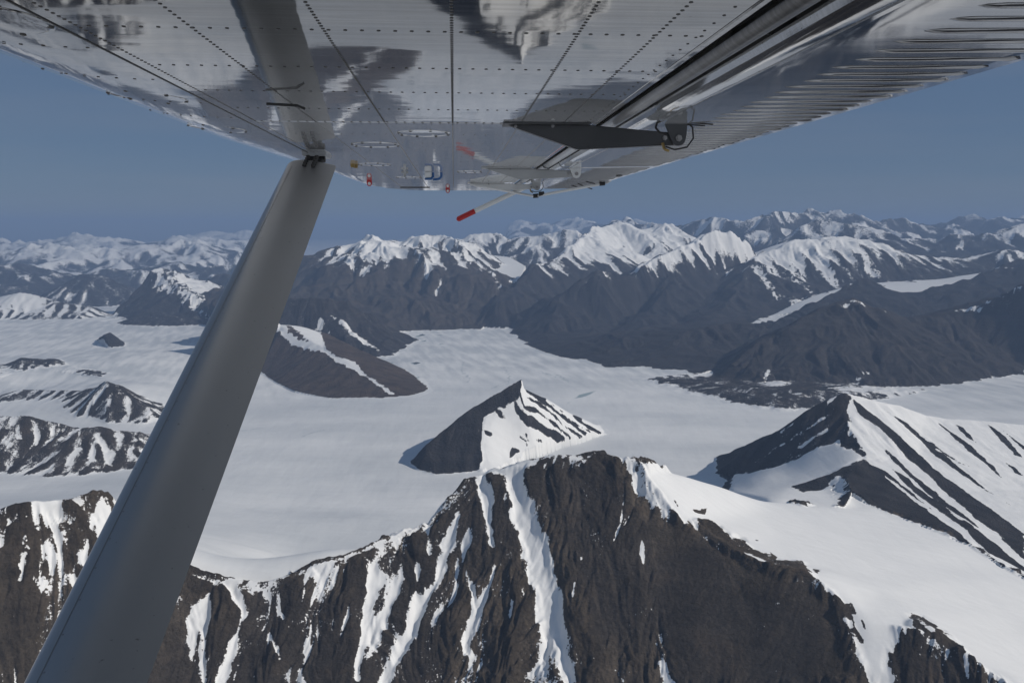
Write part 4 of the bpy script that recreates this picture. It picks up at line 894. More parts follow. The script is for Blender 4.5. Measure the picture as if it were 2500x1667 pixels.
# ------------------------------------------------------------------ the land beside, behind and straight below the aircraft (coarser)
def around():
    lr2 = np.linspace(math.log(60.0), LR[-1], 150)
    span = 2 * math.pi - (TH1 - TH0)
    th2 = TH1 + np.linspace(0, span, 150)
    X2 = (np.exp(lr2)[:, None] * np.sin(th2)[None, :]).astype(np.float32)
    Y2 = (np.exp(lr2)[:, None] * np.cos(th2)[None, :]).astype(np.float32)
    wide = np.clip(fbm(X2, Y2, 3400.0, 5, 611), -0.5, 1)
    gen = -40 + 520 * np.clip(wide + 0.05, 0, 1) ** 1.3 * 1.7 * sstep(500, 3000, np.exp(lr2))[:, None]
    right_edge = np.interp(lr2, LR, H[:, -1]); left_edge = np.interp(lr2, LR, H[:, 0])
    a = np.linspace(0, span, 150)
    wr = 1 - sstep(0, math.radians(25), a); wl_ = 1 - sstep(0, math.radians(25), span - a)
    near = sstep(LR[0] - 0.05, LR[0] + 0.3, lr2)[:, None]
    H2 = gen * (1 - wr - wl_)[None, :] + (right_edge[:, None] * wr[None, :] + left_edge[:, None] * wl_[None, :]) * near + gen * (wr + wl_)[None, :] * (1 - near)
    S2 = 1.0 - 1.1 * sstep(0.12, 0.35, wide + 0.25 * fbm(X2, Y2, 500.0, 3, 613)) + 0.4 * sstep(250, 420, H2)
    n2 = grid_normals(X2, Y2, H2)
    r_, t_ = np.meshgrid(np.arange(149), np.arange(149), indexing='ij')
    v = r_ * 150 + t_
    q = np.stack([v, v + 1, v + 151, v + 150], -1).reshape(-1, 4)
    at = dict(snow=S2, tint=np.full_like(S2, 0.4), ice=np.full_like(S2, 0.35), melt=np.zeros_like(S2), gully=np.zeros_like(S2))
    o = build_patch('terrain', q, X2, Y2, H2, n2, at, TERRAIN); o['kind'] = 'structure'
    # the ground straight below, out to where the detailed sheet begins
    th3 = np.linspace(TH0, TH1, 80); lr3 = np.linspace(math.log(60.0), LR[0], 40)
    X3 = (np.exp(lr3)[:, None] * np.sin(th3)[None, :]).astype(np.float32); Y3 = (np.exp(lr3)[:, None] * np.cos(th3)[None, :]).astype(np.float32)
    k = ((lr3 - lr3[0]) / (lr3[-1] - lr3[0]))[:, None]
    H3 = -45 * (1 - k ** 2) + np.interp(th3, TH, H[0])[None, :] * k ** 2
    S3 = 0.9 - 0.9 * sstep(0.0, 0.3, fbm(X3, Y3, 300.0, 3, 617))
    r_, t_ = np.meshgrid(np.arange(39), np.arange(79), indexing='ij'); v = r_ * 80 + t_
    q = np.stack([v, v + 1, v + 81, v + 80], -1).reshape(-1, 4)
    at = dict(snow=S3, tint=np.full_like(S3, 0.8), ice=np.full_like(S3, 0.3), melt=np.zeros_like(S3), gully=np.zeros_like(S3))
    o = build_patch('terrain', q, X3, Y3, H3, grid_normals(X3, Y3, H3), at, TERRAIN); o['kind'] = 'structure'
around()
# ------------------------------------------------------------------ the air
def make_haze():
    top = max(float(H.max()), CAM_Z + 60) + 60.0
    bm = bmesh.new()
    bmesh.ops.create_cube(bm, size=1.0)
    lo, hi = Vector((-52000, -9000, float(H.min()) - 60.0)), Vector((52000, 64000, top))
    for v in bm.verts:
        v.co = Vector([lo[i] + (v.co[i] + 0.5) * (hi[i] - lo[i]) for i in range(3)])
    me = bpy.data.meshes.new('haze'); bm.to_mesh(me); bm.free()
    o = bpy.data.objects.new('haze', me); COL.objects.link(o); o['kind'] = 'stuff'
    m = bpy.data.materials.new('air'); m.use_nodes = True
    nt = m.node_tree
    nt.nodes.remove(nt.nodes['Principled BSDF'])
    v = nt.nodes.new('ShaderNodeVolumePrincipled')
    v.inputs['Color'].default_value = (*HAZE_COLOR, 1)
    v.inputs['Density'].default_value = HAZE_DENSITY
    v.inputs['Density Attribute'].default_value = ''
    v.inputs['Temperature Attribute'].default_value = ''
    v.inputs['Anisotropy'].default_value = 0.0
    nt.links.new(v.outputs[0], nt.nodes['Material Output'].inputs['Volume'])
    me.materials.append(m)
    return o
make_haze()
# ------------------------------------------------------------------ the aircraft: wing, strut, flap, brackets
def simple(name, color, rough=0.5, metal=0.0, spec=0.5, nscale=0.0, namt=0.0, bscale=0.0, bdist=0.0):
    w = Nodes(name)
    co = w.n('ShaderNodeTexCoord').outputs['Object']
    col = color
    if nscale:
        f = w.noise(co, nscale, 5, 0.6)
        dark = tuple(c * (1 - namt) for c in color); lite = tuple(min(c * (1 + namt), 1) for c in color)
        col = w.mix(f, dark, lite)
    kw = {}
    if bscale: kw['Normal'] = w.bump(w.noise(co, bscale, 3, 0.5), 0.5, bdist)
    return w.set(Base_Color=col, Roughness=rough, Metallic=metal, Specular_IOR_Level=spec, **kw)

def polished(name, inner, outer, y0, y1, rough=0.035, wave=0.0007):
    """Bare polished sheet: shade near the cabin put into the base colour, bright farther out."""
    w = Nodes(name)
    co = w.n('ShaderNodeTexCoord').outputs['Object']
    sep = w.n('ShaderNodeSeparateXYZ'); w.put(sep.inputs[0], co)
    x, y = sep.outputs[0], sep.outputs[1]
    gr = w.noise(w.mapping(co, (1.2, 2.6, 1)), 2.2, 5, 0.6)
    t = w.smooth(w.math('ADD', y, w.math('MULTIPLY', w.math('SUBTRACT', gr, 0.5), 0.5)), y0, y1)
    col = w.mix(t, inner, outer)  # cabin-side shade painted into the metal's colour, fading outboard
    streak = w.noise(w.mapping(co, (1.0, 26.0, 1)), 3.0, 4, 0.6)
    col2 = w.mix(w.smooth(streak, 0.35, 0.75), col, tuple(c * 0.86 for c in outer))
    col = w.mix(0.22, col, col2)
    spots = w.noise(co, 120.0, 2, 0.5)
    col = w.mix(w.smooth(spots, 0.70, 0.76), col, (0.12, 0.11, 0.10))
    wv = w.noise(w.mapping(co, (1.0, 1.9, 1)), 3.1, 2, 0.45)
    fine = w.noise(w.mapping(co, (3.0, 14.0, 1)), 3.0, 3, 0.5)
    h = w.math('ADD', w.math('MULTIPLY', wv, 1.0), w.math('MULTIPLY', fine, 0.04))
    nrm = w.bump(h, 1.0, wave)
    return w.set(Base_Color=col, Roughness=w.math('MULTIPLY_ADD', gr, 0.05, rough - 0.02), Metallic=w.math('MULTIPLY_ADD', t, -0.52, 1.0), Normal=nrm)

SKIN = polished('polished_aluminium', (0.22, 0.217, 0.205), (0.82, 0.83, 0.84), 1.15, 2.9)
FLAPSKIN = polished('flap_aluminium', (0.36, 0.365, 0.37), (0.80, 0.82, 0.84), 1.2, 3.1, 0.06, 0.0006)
STRUTPAINT = None
def strut_material():
    w = Nodes('strut_paint')
    co = w.n('ShaderNodeTexCoord').outputs['Object']
    f = w.noise(w.mapping(co, (3, 1.0, 1)), 2.5, 5, 0.6)
    d = w.noise(co, 60.0, 3, 0.6)
    col = w.mix(f, (0.385, 0.38, 0.37), (0.44, 0.435, 0.425))
    col = w.mix(w.smooth(d, 0.68, 0.78), col, (0.20, 0.20, 0.19))
    w.set(Coat_Weight=0.2, Coat_Roughness=0.12)
    return w.set(Base_Color=col, Roughness=0.34, Metallic=0.5)
STRUT = strut_material()
WHITE = simple('white_paint', (0.70, 0.71, 0.70), 0.35, 0, 0.5, 9.0, 0.10)
GREY = simple('grey_paint', (0.42, 0.43, 0.43), 0.4, 0, 0.5, 8.0, 0.12)
DARK = simple('shade_dark_grey', (0.055, 0.057, 0.06), 0.38, 0, 0.5, 7.0, 0.25)  # first flap bracket's shade is put into this grey; slot ribs share it
COVE = simple('dark_inside_metal', (0.085, 0.083, 0.08), 0.6, 0.2, 0.4, 6.0, 0.35)  # dark metal for the slot's cove wall and the upper skin
VANEM = polished('vane_metal', (0.13, 0.13, 0.13), (0.62, 0.63, 0.63), 1.6, 3.0, 0.28, 0.0004)
RIVETM = simple('rivet_metal', (0.085, 0.083, 0.08), 0.4, 0.5)
STEEL = simple('steel', (0.33, 0.32, 0.31), 0.35, 0.9, 0.5, 30.0, 0.2)
BLACK = simple('black_rubber', (0.02, 0.02, 0.02), 0.6)
RED = simple('red_paint', (0.45, 0.015, 0.02), 0.4, 0, 0.5, 12.0, 0.12)
BLUE = simple('blue_plastic', (0.03, 0.12, 0.32), 0.4)
BRASS = simple('brass', (0.35, 0.25, 0.10), 0.4, 0.8)

VPU, VPV, HW = 1107.6, 552.7, 0.33
Sdir = Vector(ray(VPU, VPV)).normalized()                # along the span, outboard
Adir = Sdir.cross(Vector((0, 0, 1))).normalized()        # aft
Udir = Adir.cross(Sdir).normalized()
EYE = Vector((0, 0, CAM_Z))
ORG = EYE + Udir * HW
FRAME = Matrix(((Adir.x, Sdir.x, Udir.x, ORG.x), (Adir.y, Sdir.y, Udir.y, ORG.y), (Adir.z, Sdir.z, Udir.z, ORG.z), (0, 0, 0, 1)))
craft = bpy.data.objects.new('light_aircraft', None)
craft.matrix_world = FRAME
craft['label'] = 'high wing light aircraft seen from its cabin: polished metal wing underside with grey strut'
craft['category'] = 'aircraft'
COL.objects.link(craft)

def link_mesh(name, bm, mat, parent, smooth=False, angle=None):
    me = bpy.data.meshes.new(name)
    bm.to_mesh(me); bm.free()
    if smooth:
        me.polygons.foreach_set('use_smooth', [True] * len(me.polygons))
        if angle is not None: me.set_sharp_from_angle(angle=math.radians(angle))
    me.materials.append(mat)
    o = bpy.data.objects.new(name, me)
    o.parent = parent
    COL.objects.link(o)
    return o
def loft(bm, rows, closed=False, cap=False):
    """Skin a list of cross-sections (equal numbers of points)."""
    vs = [[bm.verts.new(q) for q in r] for r in rows]
    n = len(rows[0])
    for a, b in zip(vs, vs[1:]):
        for i in range(n if closed else n - 1):
            j = (i + 1) % n
            bm.faces.new((a[i], a[j], b[j], b[i]))
    if cap and closed:
        bm.faces.new(vs[0]); bm.faces.new(vs[-1][::-1])
    return vs
def tube(bm, pts, r, seg=10, cap=True):
    pts = [Vector(q) for q in pts]
    rows = []
    for i, q in enumerate(pts):
        t = (pts[min(i + 1, len(pts) - 1)] - pts[max(i - 1, 0)]).normalized()
        a = t.orthogonal().normalized() if i == 0 else (prev - t * prev.dot(t)).normalized()
        prev = a
        b = t.cross(a)
        rr = r[i] if isinstance(r, (list, tuple)) else r
        rows.append([q + (a * math.cos(k / seg * 2 * math.pi) + b * math.sin(k / seg * 2 * math.pi)) * rr for k in range(seg)])
    loft(bm, rows, True, cap)
def plate(bm, outline, y0, y1, bevel=0.0):
    """A flat plate whose outline lies in the chord plane (x, z), from y0 to y1."""
    a = [bm.verts.new((x, y0, z)) for x, z in outline]; b = [bm.verts.new((x, y1, z)) for x, z in outline]
    n = len(outline)
    bm.faces.new(a); bm.faces.new(b[::-1])
    for i in range(n):
        bm.faces.new((a[(i + 1) % n], a[i], b[i], b[(i + 1) % n]))
    bmesh.ops.recalc_face_normals(bm, faces=bm.faces)
    if bevel:
        bmesh.ops.bevel(bm, geom=bm.edges[:], offset=bevel, segments=2, affect='EDGES')
def dome(bm, c, r, h, nrm=(0, 0, -1), seg=8):
    nrm = Vector(nrm).normalized(); a = nrm.orthogonal().normalized(); b = nrm.cross(a); c = Vector(c)
    ring = [[c + (a * math.cos(k / seg * 2 * math.pi) + b * math.sin(k / seg * 2 * math.pi)) * r * s + nrm * h * z for k in range(seg)] for s, z in ((1, 0), (0.8, 0.7))]
    vs = loft(bm, ring, True)
    top = bm.verts.new(c + nrm * h)
    for k in range(seg): bm.faces.new((vs[1][k], vs[1][(k + 1) % seg], top))

# --- wing
TIP_Y, JOINT, ROOT = 7.6, 2.67, 0.45
SEAM_X, SLOT_X = -0.64, 0.454
def le_x(y): return float(np.interp(y, [0, 3.4, 4.2, 5.2, 6.4, 7.2, 7.5, 7.6], [-1.0, -1.0, -0.93, -0.84, -0.78, -0.66, -0.50, -0.34]))
def le_profile(y, n=12):            # lower skin from the seam round the nose, (x, z)
    L = le_x(y)
    base = [(SEAM_X, 0.0), (-0.72, 0.0015), (-0.80, 0.005), (-0.87, 0.011), (-0.92, 0.020), (-0.96, 0.036), (-0.985, 0.058), (-1.0, 0.09), (-0.99, 0.125), (-0.96, 0.155), (-0.90, 0.185)]
    seam = min(SEAM_X, -0.0) if L < -0.72 else L + 0.10
    k = (L - seam) / (-1.0 - SEAM_X)
    kz = 1.0 if y < 3.4 else float(np.interp(y, [3.4, 7.6], [1.0, 0.55]))
    return [(seam + (x - SEAM_X) * k, z * kz) for x, z in base], seam
wing_ys = [ROOT] + [round(0.6 + 0.2 * i, 2) for i in range(35)] + [7.5, 7.57, TIP_Y]
bm = bmesh.new()                    # upper skin, cove wall behind the slot
rows = []
for y in wing_ys:
    pr, seam = le_profile(y)
    xa = pr[-1][0]
    rows.append([(pr[-1][0], y, pr[-1][1]), (xa * 0.7, y, 0.235), (xa * 0.3, y, 0.26), (0.2, y, 0.235), (0.55, y, 0.17), (0.72, y, 0.125), (0.80, y, 0.105), (0.80, y, 0.100), (0.70, y, 0.112), (0.60, y, 0.118), (0.53, y, 0.10), (SLOT_X + 0.03, y, 0.06), (SLOT_X + 0.012, y, 0.004)])
loft(bm, rows)
wing = link_mesh('wing', bm, COVE, craft, True, 40)
def lower_panel(y0, y1):
    bm = bmesh.new()
    ys = [y0] + [y for y in wing_ys if y0 + .01 < y < y1 - .01] + [y1]
    rows = []
    for y in ys:
        _, seam = le_profile(y)
        xs = np.linspace(seam - 0.012, SLOT_X, 14)
        rows.append([(float(x), y, -0.0012) for x in xs])
    rows = [r + [(SLOT_X + 0.002, r[0][1], -0.004), (SLOT_X + 0.012, r[0][1], -0.004), (SLOT_X + 0.013, r[0][1], 0.006)] for r in rows]
    loft(bm, rows)
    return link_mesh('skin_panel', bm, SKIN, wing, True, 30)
def nose_panel(y0, y1):
    bm = bmesh.new()
    ys = [y0] + [y for y in wing_ys if y0 + .01 < y < y1 - .01] + [y1]
    loft(bm, [[(x, y, z) for x, z in le_profile(y)[0]] for y in ys])
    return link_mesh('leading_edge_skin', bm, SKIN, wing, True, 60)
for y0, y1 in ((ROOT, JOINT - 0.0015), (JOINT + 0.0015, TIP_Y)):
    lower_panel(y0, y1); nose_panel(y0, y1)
bm = bmesh.new()                    # wing tip cap: curls up from the last rib
rows = []
for k in range(6):
    a = k / 5 * math.pi / 2
    y = TIP_Y + 0.0 + 0.09 * math.sin(a); z = -0.0012 + 0.09 * (1 - math.cos(a))
    rows.append([(x * (1 - 0.05 * k / 5) + 0.02 * k / 5, y - 0.10 * abs((x - 0.05) / 0.42) ** 3 * 0.3, z) for x in np.linspace(-0.34, SLOT_X, 12)])
loft(bm, rows)
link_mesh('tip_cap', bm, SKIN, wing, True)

# rivets: spanwise rows over the stringers, chordwise rows over the ribs
bm = bmesh.new()
bm_outer = bmesh.new()
def rivet(x, y, z=-0.0012, r=0.0036, n=(0, 0, -1)):
    dome(bm if y < JOINT + 0.04 else bm_outer, (x, y, z), r if y < JOINT + 0.04 else r * 0.75, 0.0014, n, 6)
for x, dy in ((-0.434, 0.021), (-0.216, 0.018), (0.0, 0.0165), (0.218, 0.020), (0.355, 0.023)):
    y = 1.0
    while y < 6.9:
        if not (x < le_x(y) + 0.12): rivet(x, y, r=0.0036)
        y += dy if y < JOINT else dy * 1.6
for dx in (-0.655, -0.620):
    y = 1.0
    while y < 4.0:
        rivet(dx, y, 0.0 if dx < SEAM_X else -0.0012); y += 0.019
for k, yy in enumerate([1.44, 1.765, 2.075, 2.37, 2.655, 2.685] + [3.0 + 0.31 * i for i in range(14)]):
    x = -0.60
    while x < 0.44:
        if x > le_x(yy) + 0.12: rivet(x, yy, r=0.0040 if yy < 2.7 else 0.0036)
        x += 0.028 if yy < 2.7 else 0.04
for yy in (1.3, 1.62, 1.95, 2.3, 2.6):
    for i, (x, z) in enumerate(le_profile(yy)[0][1:6]):
        rivet(x, yy, z, 0.004, (-0.1 * i, 0, -1)); rivet(x + 0.04, yy, z * 0.6, 0.004)
y = 1.0
while y < 7.0:
    rivet(SLOT_X - 0.025, y, r=0.003); y += 0.05
for i in range(46):
    x = -0.30 + i * 0.016
    rivet(x, TIP_Y - 0.012, r=0.003)
rv = link_mesh('rivets', bm, RIVETM, wing)
rv['kind'] = 'stuff'
rv = link_mesh('rivets', bm_outer, STEEL, wing); rv['kind'] = 'stuff'
# lap seams
for (xa, xb, y0, y1) in ((SEAM_X - 0.0125, SEAM_X - 0.0105, ROOT, 4.2),):
    bm = bmesh.new()
    bmesh.ops.create_cube(bm, size=1)
    for v in bm.verts: v.co = Vector((xa + (v.co.x + .5) * (xb - xa), y0 + (v.co.y + .5) * (y1 - y0), -0.003 + (v.co.z + .5) * 0.003))
    link_mesh('seam_strip', bm, RIVETM, wing)
bm = bmesh.new()
bmesh.ops.create_cube(bm, size=1)
for v in bm.verts: v.co = Vector((-0.62 + (v.co.x + .5) * 1.06, JOINT - 0.004 + (v.co.y + .5) * 0.008, -0.0030 + (v.co.z + .5) * 0.0016))
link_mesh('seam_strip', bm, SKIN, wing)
# inspection covers: shallow rings with screws
def cover(x, y, r, z=-0.0012, n=8, tilt=0.0):
    bm = bmesh.new()
    seg = 28
    prof = [(r * 1.0, 0.0), (r * 0.99, -0.0016), (r * 0.93, -0.0018), (r * 0.92, -0.0004), (r * 0.4, -0.0014)]
    rows = [[(x + q * math.cos(a), y + q * math.sin(a), z + h - tilt * q * math.cos(a)) for a in [k / seg * 2 * math.pi for k in range(seg)]] for q, h in prof]
    vs = loft(bm, rows, True)
    bm.faces.new(vs[-1])
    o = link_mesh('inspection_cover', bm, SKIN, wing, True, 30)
    bm = bmesh.new()
    for k in range(n):
        a = k / n * 2 * math.pi + 0.3
        dome(bm, (x + r * .94 * math.cos(a), y + r * .94 * math.sin(a), z - 0.0018 - tilt * r * .94 * math.cos(a)), 0.006, 0.003, seg=6)
    s = link_mesh('screws', bm, RIVETM, wing); s['kind'] = 'stuff'
for a in ((-0.104, 2.97, 0.097), (-0.315, 3.39, 0.10), (-0.42, 4.45, 0.09), (-0.30, 5.6, 0.09), (0.10, 5.0, 0.08)): cover(*a)
cover(-0.775, 1.42, 0.12, 0.006, 6, 0.05); cover(-0.80, 2.25, 0.10, 0.008, 6, 0.07); cover(-0.82, 2.95, 0.10, 0.009, 6, 0.08)

# --- slot vane
bm = bmesh.new()
prof = [(0.508, 0.012), (0.512, 0.003), (0.522, -0.004), (0.535, -0.004), (0.548, 0.002), (0.556, 0.014), (0.552, 0.024), (0.535, 0.030), (0.518, 0.026)]
loft(bm, [[(x, y, z) for x, z in prof] for y in (ROOT, 1.5, 2.5, 3.5, 4.58)], True, True)
link_mesh('slot_vane', bm, VANEM, craft, True, 50)
bm = bmesh.new()
loft(bm, [[(x, y, z) for x, z in prof] for y in (4.66, 5.5, 6.3, 7.2)], True, True)
link_mesh('slot_vane', bm, VANEM, craft, True, 50)

# --- flap and aileron with beaded skins
def trailing_part(name, y0, y1):
    bm = bmesh.new()
    pr = [(0.86, 0.075), (0.70, 0.085), (0.635, 0.075), (0.608, 0.05), (0.600, 0.025), (0.608, 0.008), (0.625, 0.001), (0.655, -0.002), (0.72, -0.0015), (0.80, 0.0), (0.90, 0.002), (1.0, 0.004), (1.10, 0.005), (1.165, 0.006), (1.17, 0.010), (1.165, 0.014), (1.0, 0.045)]
    ys = np.arange(y0, y1, 0.3).tolist() + [y1]
    loft(bm, [[(x, y, z) for x, z in pr] for y in ys], True, True)
    o = link_mesh(name, bm, FLAPSKIN, craft, True, 40)
    bm = bmesh.new()                 # lap of the nose skin over the rear skin
    bmesh.ops.create_cube(bm, size=1)
    for v in bm.verts: v.co = Vector((0.660 + (v.co.x + .5) * 0.012, y0 + (v.co.y + .5) * (y1 - y0), -0.0045 + (v.co.z + .5) * 0.004))
    link_mesh('lap_strip', bm, FLAPSKIN, o)
    bead = None
    y = y0 + 0.05; k = 0
    while y < y1 - 0.03:
        if bead is None:
            bm = bmesh.new()
            rows = []
            for i, s in enumerate((0.0, 0.04, 0.12, 0.5, 0.94, 1.0)):
                x = 0.80 + s * 0.345; h = (0.0, 0.6, 1, 1, 1, 0.0)[i] * 0.0038; w = (0.004, 0.008, 0.011, 0.011, 0.011, 0.006)[i]
                z = float(np.interp(x, [0.8, 0.9, 1.0, 1.1, 1.165], [0.0, 0.002, 0.004, 0.005, 0.006]))
                rows.append([(x, -w, z + 0.0004), (x, -w * .6, z - h * .75), (x, 0, z - h), (x, w * .6, z - h * .75), (x, w, z + 0.0004)])
            loft(bm, rows)
            bead = link_mesh('bead', bm, FLAPSKIN, o, True); b = bead
        else:
            b = bead.copy(); b.parent = o; COL.objects.link(b)
        b.location = (0.006 * ((k * 7) % 3 - 1), y, 0); k += 1
        y += 0.08
    return o
flap = trailing_part('flap', ROOT, 4.60)
aileron = trailing_part('aileron', 4.64, 7.25)
# small ribs inside the slot
for yy in (1.55, 2.1, 2.6, 3.6, 4.2):
    bm = bmesh.new()
    plate(bm, [(0.470, 0.012), (0.50, 0.02), (0.515, 0.035), (0.60, 0.03), (0.605, 0.09), (0.49, 0.07)], yy, yy + 0.006)
    link_mesh('slot_rib', bm, DARK, wing)

# --- hinge brackets
def bracket(name, y, pts, hinge, mat, pmat, cable=True):
    bm = bmesh.new()
    plate(bm, pts, y, y + 0.032, 0.004)
    o = link_mesh(name, bm, mat, craft, True, 35)
    bm = bmesh.new()                 # flange against the wing
    x0 = pts[0][0]
    plate(bm, [(x0 - 0.01, -0.0015), (x0 + 0.27, -0.0015), (x0 + 0.27, -0.006), (x0 - 0.01, -0.007)], y - 0.035, y + 0.062, 0.0015)
    link_mesh('flange', bm, mat, o)
    hx, hz = hinge
    bm = bmesh.new()
    out = [(hx - 0.060, hz + 0.075), (hx + 0.030, hz + 0.078), (hx + 0.026, hz + 0.01)]
    out += [(hx + 0.024 * math.cos(a), hz - 0.024 * math.sin(a)) for a in np.linspace(0.1, math.pi - 0.35, 8)]
    plate(bm, out, y - 0.014, y - 0.006, 0.0015)
    hp = link_mesh('hinge_plate', bm, pmat, o, True, 35)
    for bx, bz, r in ((hx, hz, 0.011), (hx - 0.043, hz + 0.002, 0.008), (x0 + 0.03, -0.012, 0.005), (x0 + 0.15, -0.010, 0.006)):
        bm = bmesh.new()
        yb = y - 0.014 if bx == hx else y - 0.001
        tube(bm, [(bx, yb + 0.002, bz), (bx, yb - 0.006, bz)], r, 6)
        tube(bm, [(bx, yb - 0.006, bz), (bx, yb - 0.011, bz)], r * 0.55, 8)
        link_mesh('bolt', bm, STEEL, o)
    if cable:
        bm = bmesh.new()
        pts_ = [(hx + 0.028, y - 0.010, hz + 0.05), (hx + 0.045, y - 0.014, hz + 0.035), (hx + 0.048, y - 0.016, hz + 0.0), (hx + 0.028, y - 0.016, hz - 0.028), (hx - 0.012, y - 0.014, hz - 0.036), (hx - 0.042, y - 0.012, hz - 0.026)]
        tube(bm, pts_, 0.0028, 6)
        link_mesh('cable', bm, BLACK, o, True)
        bm = bmesh.new()
        tube(bm, [(hx - 0.052, y - 0.010, hz - 0.014), (hx - 0.046, y - 0.012, hz - 0.034)], 0.005, 6)
        tube(bm, [(hx - 0.046, y - 0.012, hz - 0.034), (hx - 0.030, y - 0.012, hz - 0.040)], 0.0045, 6)
        link_mesh('fitting', bm, BRASS, o)
    return o
bracket('flap_bracket', 2.65, [(0.172, -0.004), (0.43, -0.004), (0.62, -0.020), (0.735, -0.028), (0.738, -0.066), (0.68, -0.068), (0.405, -0.083), (0.19, -0.012)], (0.733, -0.047), DARK, DARK)
bracket('flap_bracket', 4.62, [(0.172, -0.004), (0.40, -0.004), (0.60, -0.014), (0.70, -0.018), (0.702, -0.052), (0.64, -0.054), (0.378, -0.068), (0.19, -0.010)], (0.698, -0.036), GREY, WHITE, False)
bracket('aileron_bracket', 6.25, [(0.12, -0.004), (0.36, -0.004), (0.54, -0.010), (0.62, -0.012), (0.622, -0.044), (0.56, -0.050), (0.36, -0.058), (0.14, -0.010)], (0.640, -0.034), WHITE, GREY)
# channel-shaped slot hook beside the first bracket
bm = bmesh.new()
tube(bm, [(0.665, 2.58, 0.004), (0.645, 2.575, -0.006), (0.640, 2.57, -0.022), (0.652, 2.57, -0.036), (0.675, 2.575, -0.042)], 0.004, 6)
link_mesh('cable', bm, BLACK, craft, True)
bm = bmesh.new()
tube(bm, [(0.74, 2.62, 0.002), (0.84, 2.62, -0.004)], 0.0022, 6)
tube(bm, [(0.73, 2.65, 0.000), (0.82, 2.64, -0.006)], 0.0022, 6)
link_mesh('bonding_wire', bm, BLACK, craft)
# push rod from the aileron bracket to a horn on the aileron
def Lp(u, v, y):                     # the point of the wing frame seen at (u, v), y metres outboard
    d = Vector(ray(u, v)); dl = Vector((d.dot(Adir), d.dot(Sdir), d.dot(Udir)))
    q = Vector((0, 0, -HW)) + dl * (y / dl.y)
    return q
bm = bmesh.new()
tube(bm, [Lp(1308, 479, 6.2), Lp(1470, 449, 6.0)], 0.010, 8)
rod = link_mesh('push_rod', bm, WHITE, craft, True)
for q in (Lp(1308, 479, 6.2), Lp(1470, 449, 6.0), Lp(1322, 474, 6.18)):
    bm = bmesh.new(); tube(bm, [q + Vector((-.02, 0, 0)), q + Vector((.02, 0, 0.004))], 0.016, 8)
    link_mesh('rod_end', bm, BLACK, rod)
bm = bmesh.new()
tube(bm, [Lp(1148, 450, 6.2), Lp(1308, 480, 6.2)], 0.009, 8)
link_mesh('brace', bm, WHITE, rod, True)
bm = bmesh.new()
plate(bm, [(Lp(1465, 450, 6.0).x, Lp(1465, 450, 6.0).z), (Lp(1482, 449, 6.0).x, Lp(1482, 449, 6.0).z), (Lp(1494, 432, 6.0).x, 0.004), (Lp(1470, 432, 6.0).x, 0.004)], 5.99, 6.0)
link_mesh('control_horn', bm, GREY, aileron)
# mass balance arm with a red end
a_, b_, c_ = Lp(1262, 467, 6.3), Lp(1159, 515.5, 6.3), Lp(1116, 536.5, 6.3)
bm = bmesh.new(); tube(bm, [a_ + (a_ - b_) * 0.25, b_], 0.0185, 14)
arm = link_mesh('balance_arm', bm, WHITE, craft, True, 50)
bm = bmesh.new(); dd = (c_ - b_).normalized()
tube(bm, [b_, c_ - dd * .012, c_ - dd * .004, c_ + dd * 0.004], [0.0205, 0.0205, 0.016, 0.006], 14)
link_mesh('arm_tip', bm, RED, arm, True, 50)['label'] = 'red painted end of the balance arm'
# static wicks at the trailing edge
for (u0, v0, u1, v1, y) in ((1395, 452, 1411, 458, 6.6), (1410, 448, 1428, 456, 6.3), (1430, 443, 1452, 449, 6.0), (1428, 456, 1446, 462, 6.4)):
    bm = bmesh.new(); tube(bm, [Lp(u0, v0, y), Lp(u1, v1, y)], 0.004, 6)
    link_mesh('static_wick', bm, BLACK, aileron)
bm = bmesh.new(); q = Lp(1505, 427, 5.3)
tube(bm, [q, q + Vector((0.04, 0, -0.004))], [0.010, 0.002], 8)
link_mesh('static_wick', bm, BLACK, aileron)

# --- small fittings under the outer wing
def tag_piece(u, v, y, w, h):
    q = Lp(u, v, y)
    bm = bmesh.new()
    out = [(q.x - w, q.z + h), (q.x + w, q.z + h)] + [(q.x + w * math.cos(a), q.z - h * 0.4 - w * math.sin(a)) for a in np.linspace(0, math.pi, 9)]
    plate(bm, out, y, y + 0.008)
    o = link_mesh('drain_tag', bm, RED, craft)
    bm = bmesh.new()
    out = [(q.x + w * .62 * math.cos(a), q.z - h * 0.4 + w * .62 * math.sin(a)) for a in np.linspace(0, 2 * math.pi, 13)[:-1]]
    plate(bm, out, y - 0.003, y - 0.0005)
    link_mesh('disc', bm, WHITE, o)
    return o
tag_piece(901.5, 445, 5.9, 0.018, 0.026); tag_piece(1093, 464, 7.2, 0.018, 0.022)
q = Lp(988, 413, 4.9); bm = bmesh.new()
tube(bm, [(q.x, q.y, 0.0), (q.x, q.y, q.z - 0.045)], [0.011, 0.007], 8); tube(bm, [(q.x - .02, q.y, -0.012), (q.x + .02, q.y, -0.012)], 0.007, 6)
link_mesh('mast', bm, GREY, craft, True)
q = Lp(1045, 417, 5.0); bm = bmesh.new()
plate(bm, [(q.x - .022, 0.0), (q.x + .02, 0.0), (q.x + .018, -0.036), (q.x - .02, -0.034)], 5.0, 5.04, 0.004)
bx = link_mesh('vent_block', bm, WHITE, craft)
for dx in (0.0, 0.05):
    bm = bmesh.new()
    tube(bm, [(q.x + .03 + dx, 5.02, -0.004), (q.x + .03 + dx, 5.02, -0.03), (q.x + .018 + dx, 5.02, -0.042), (q.x - .02 + dx, 5.02, -0.044 - dx * .1)], 0.0075, 8)
    link_mesh('hose', bm, BLUE, bx, True)
bm = bmesh.new()
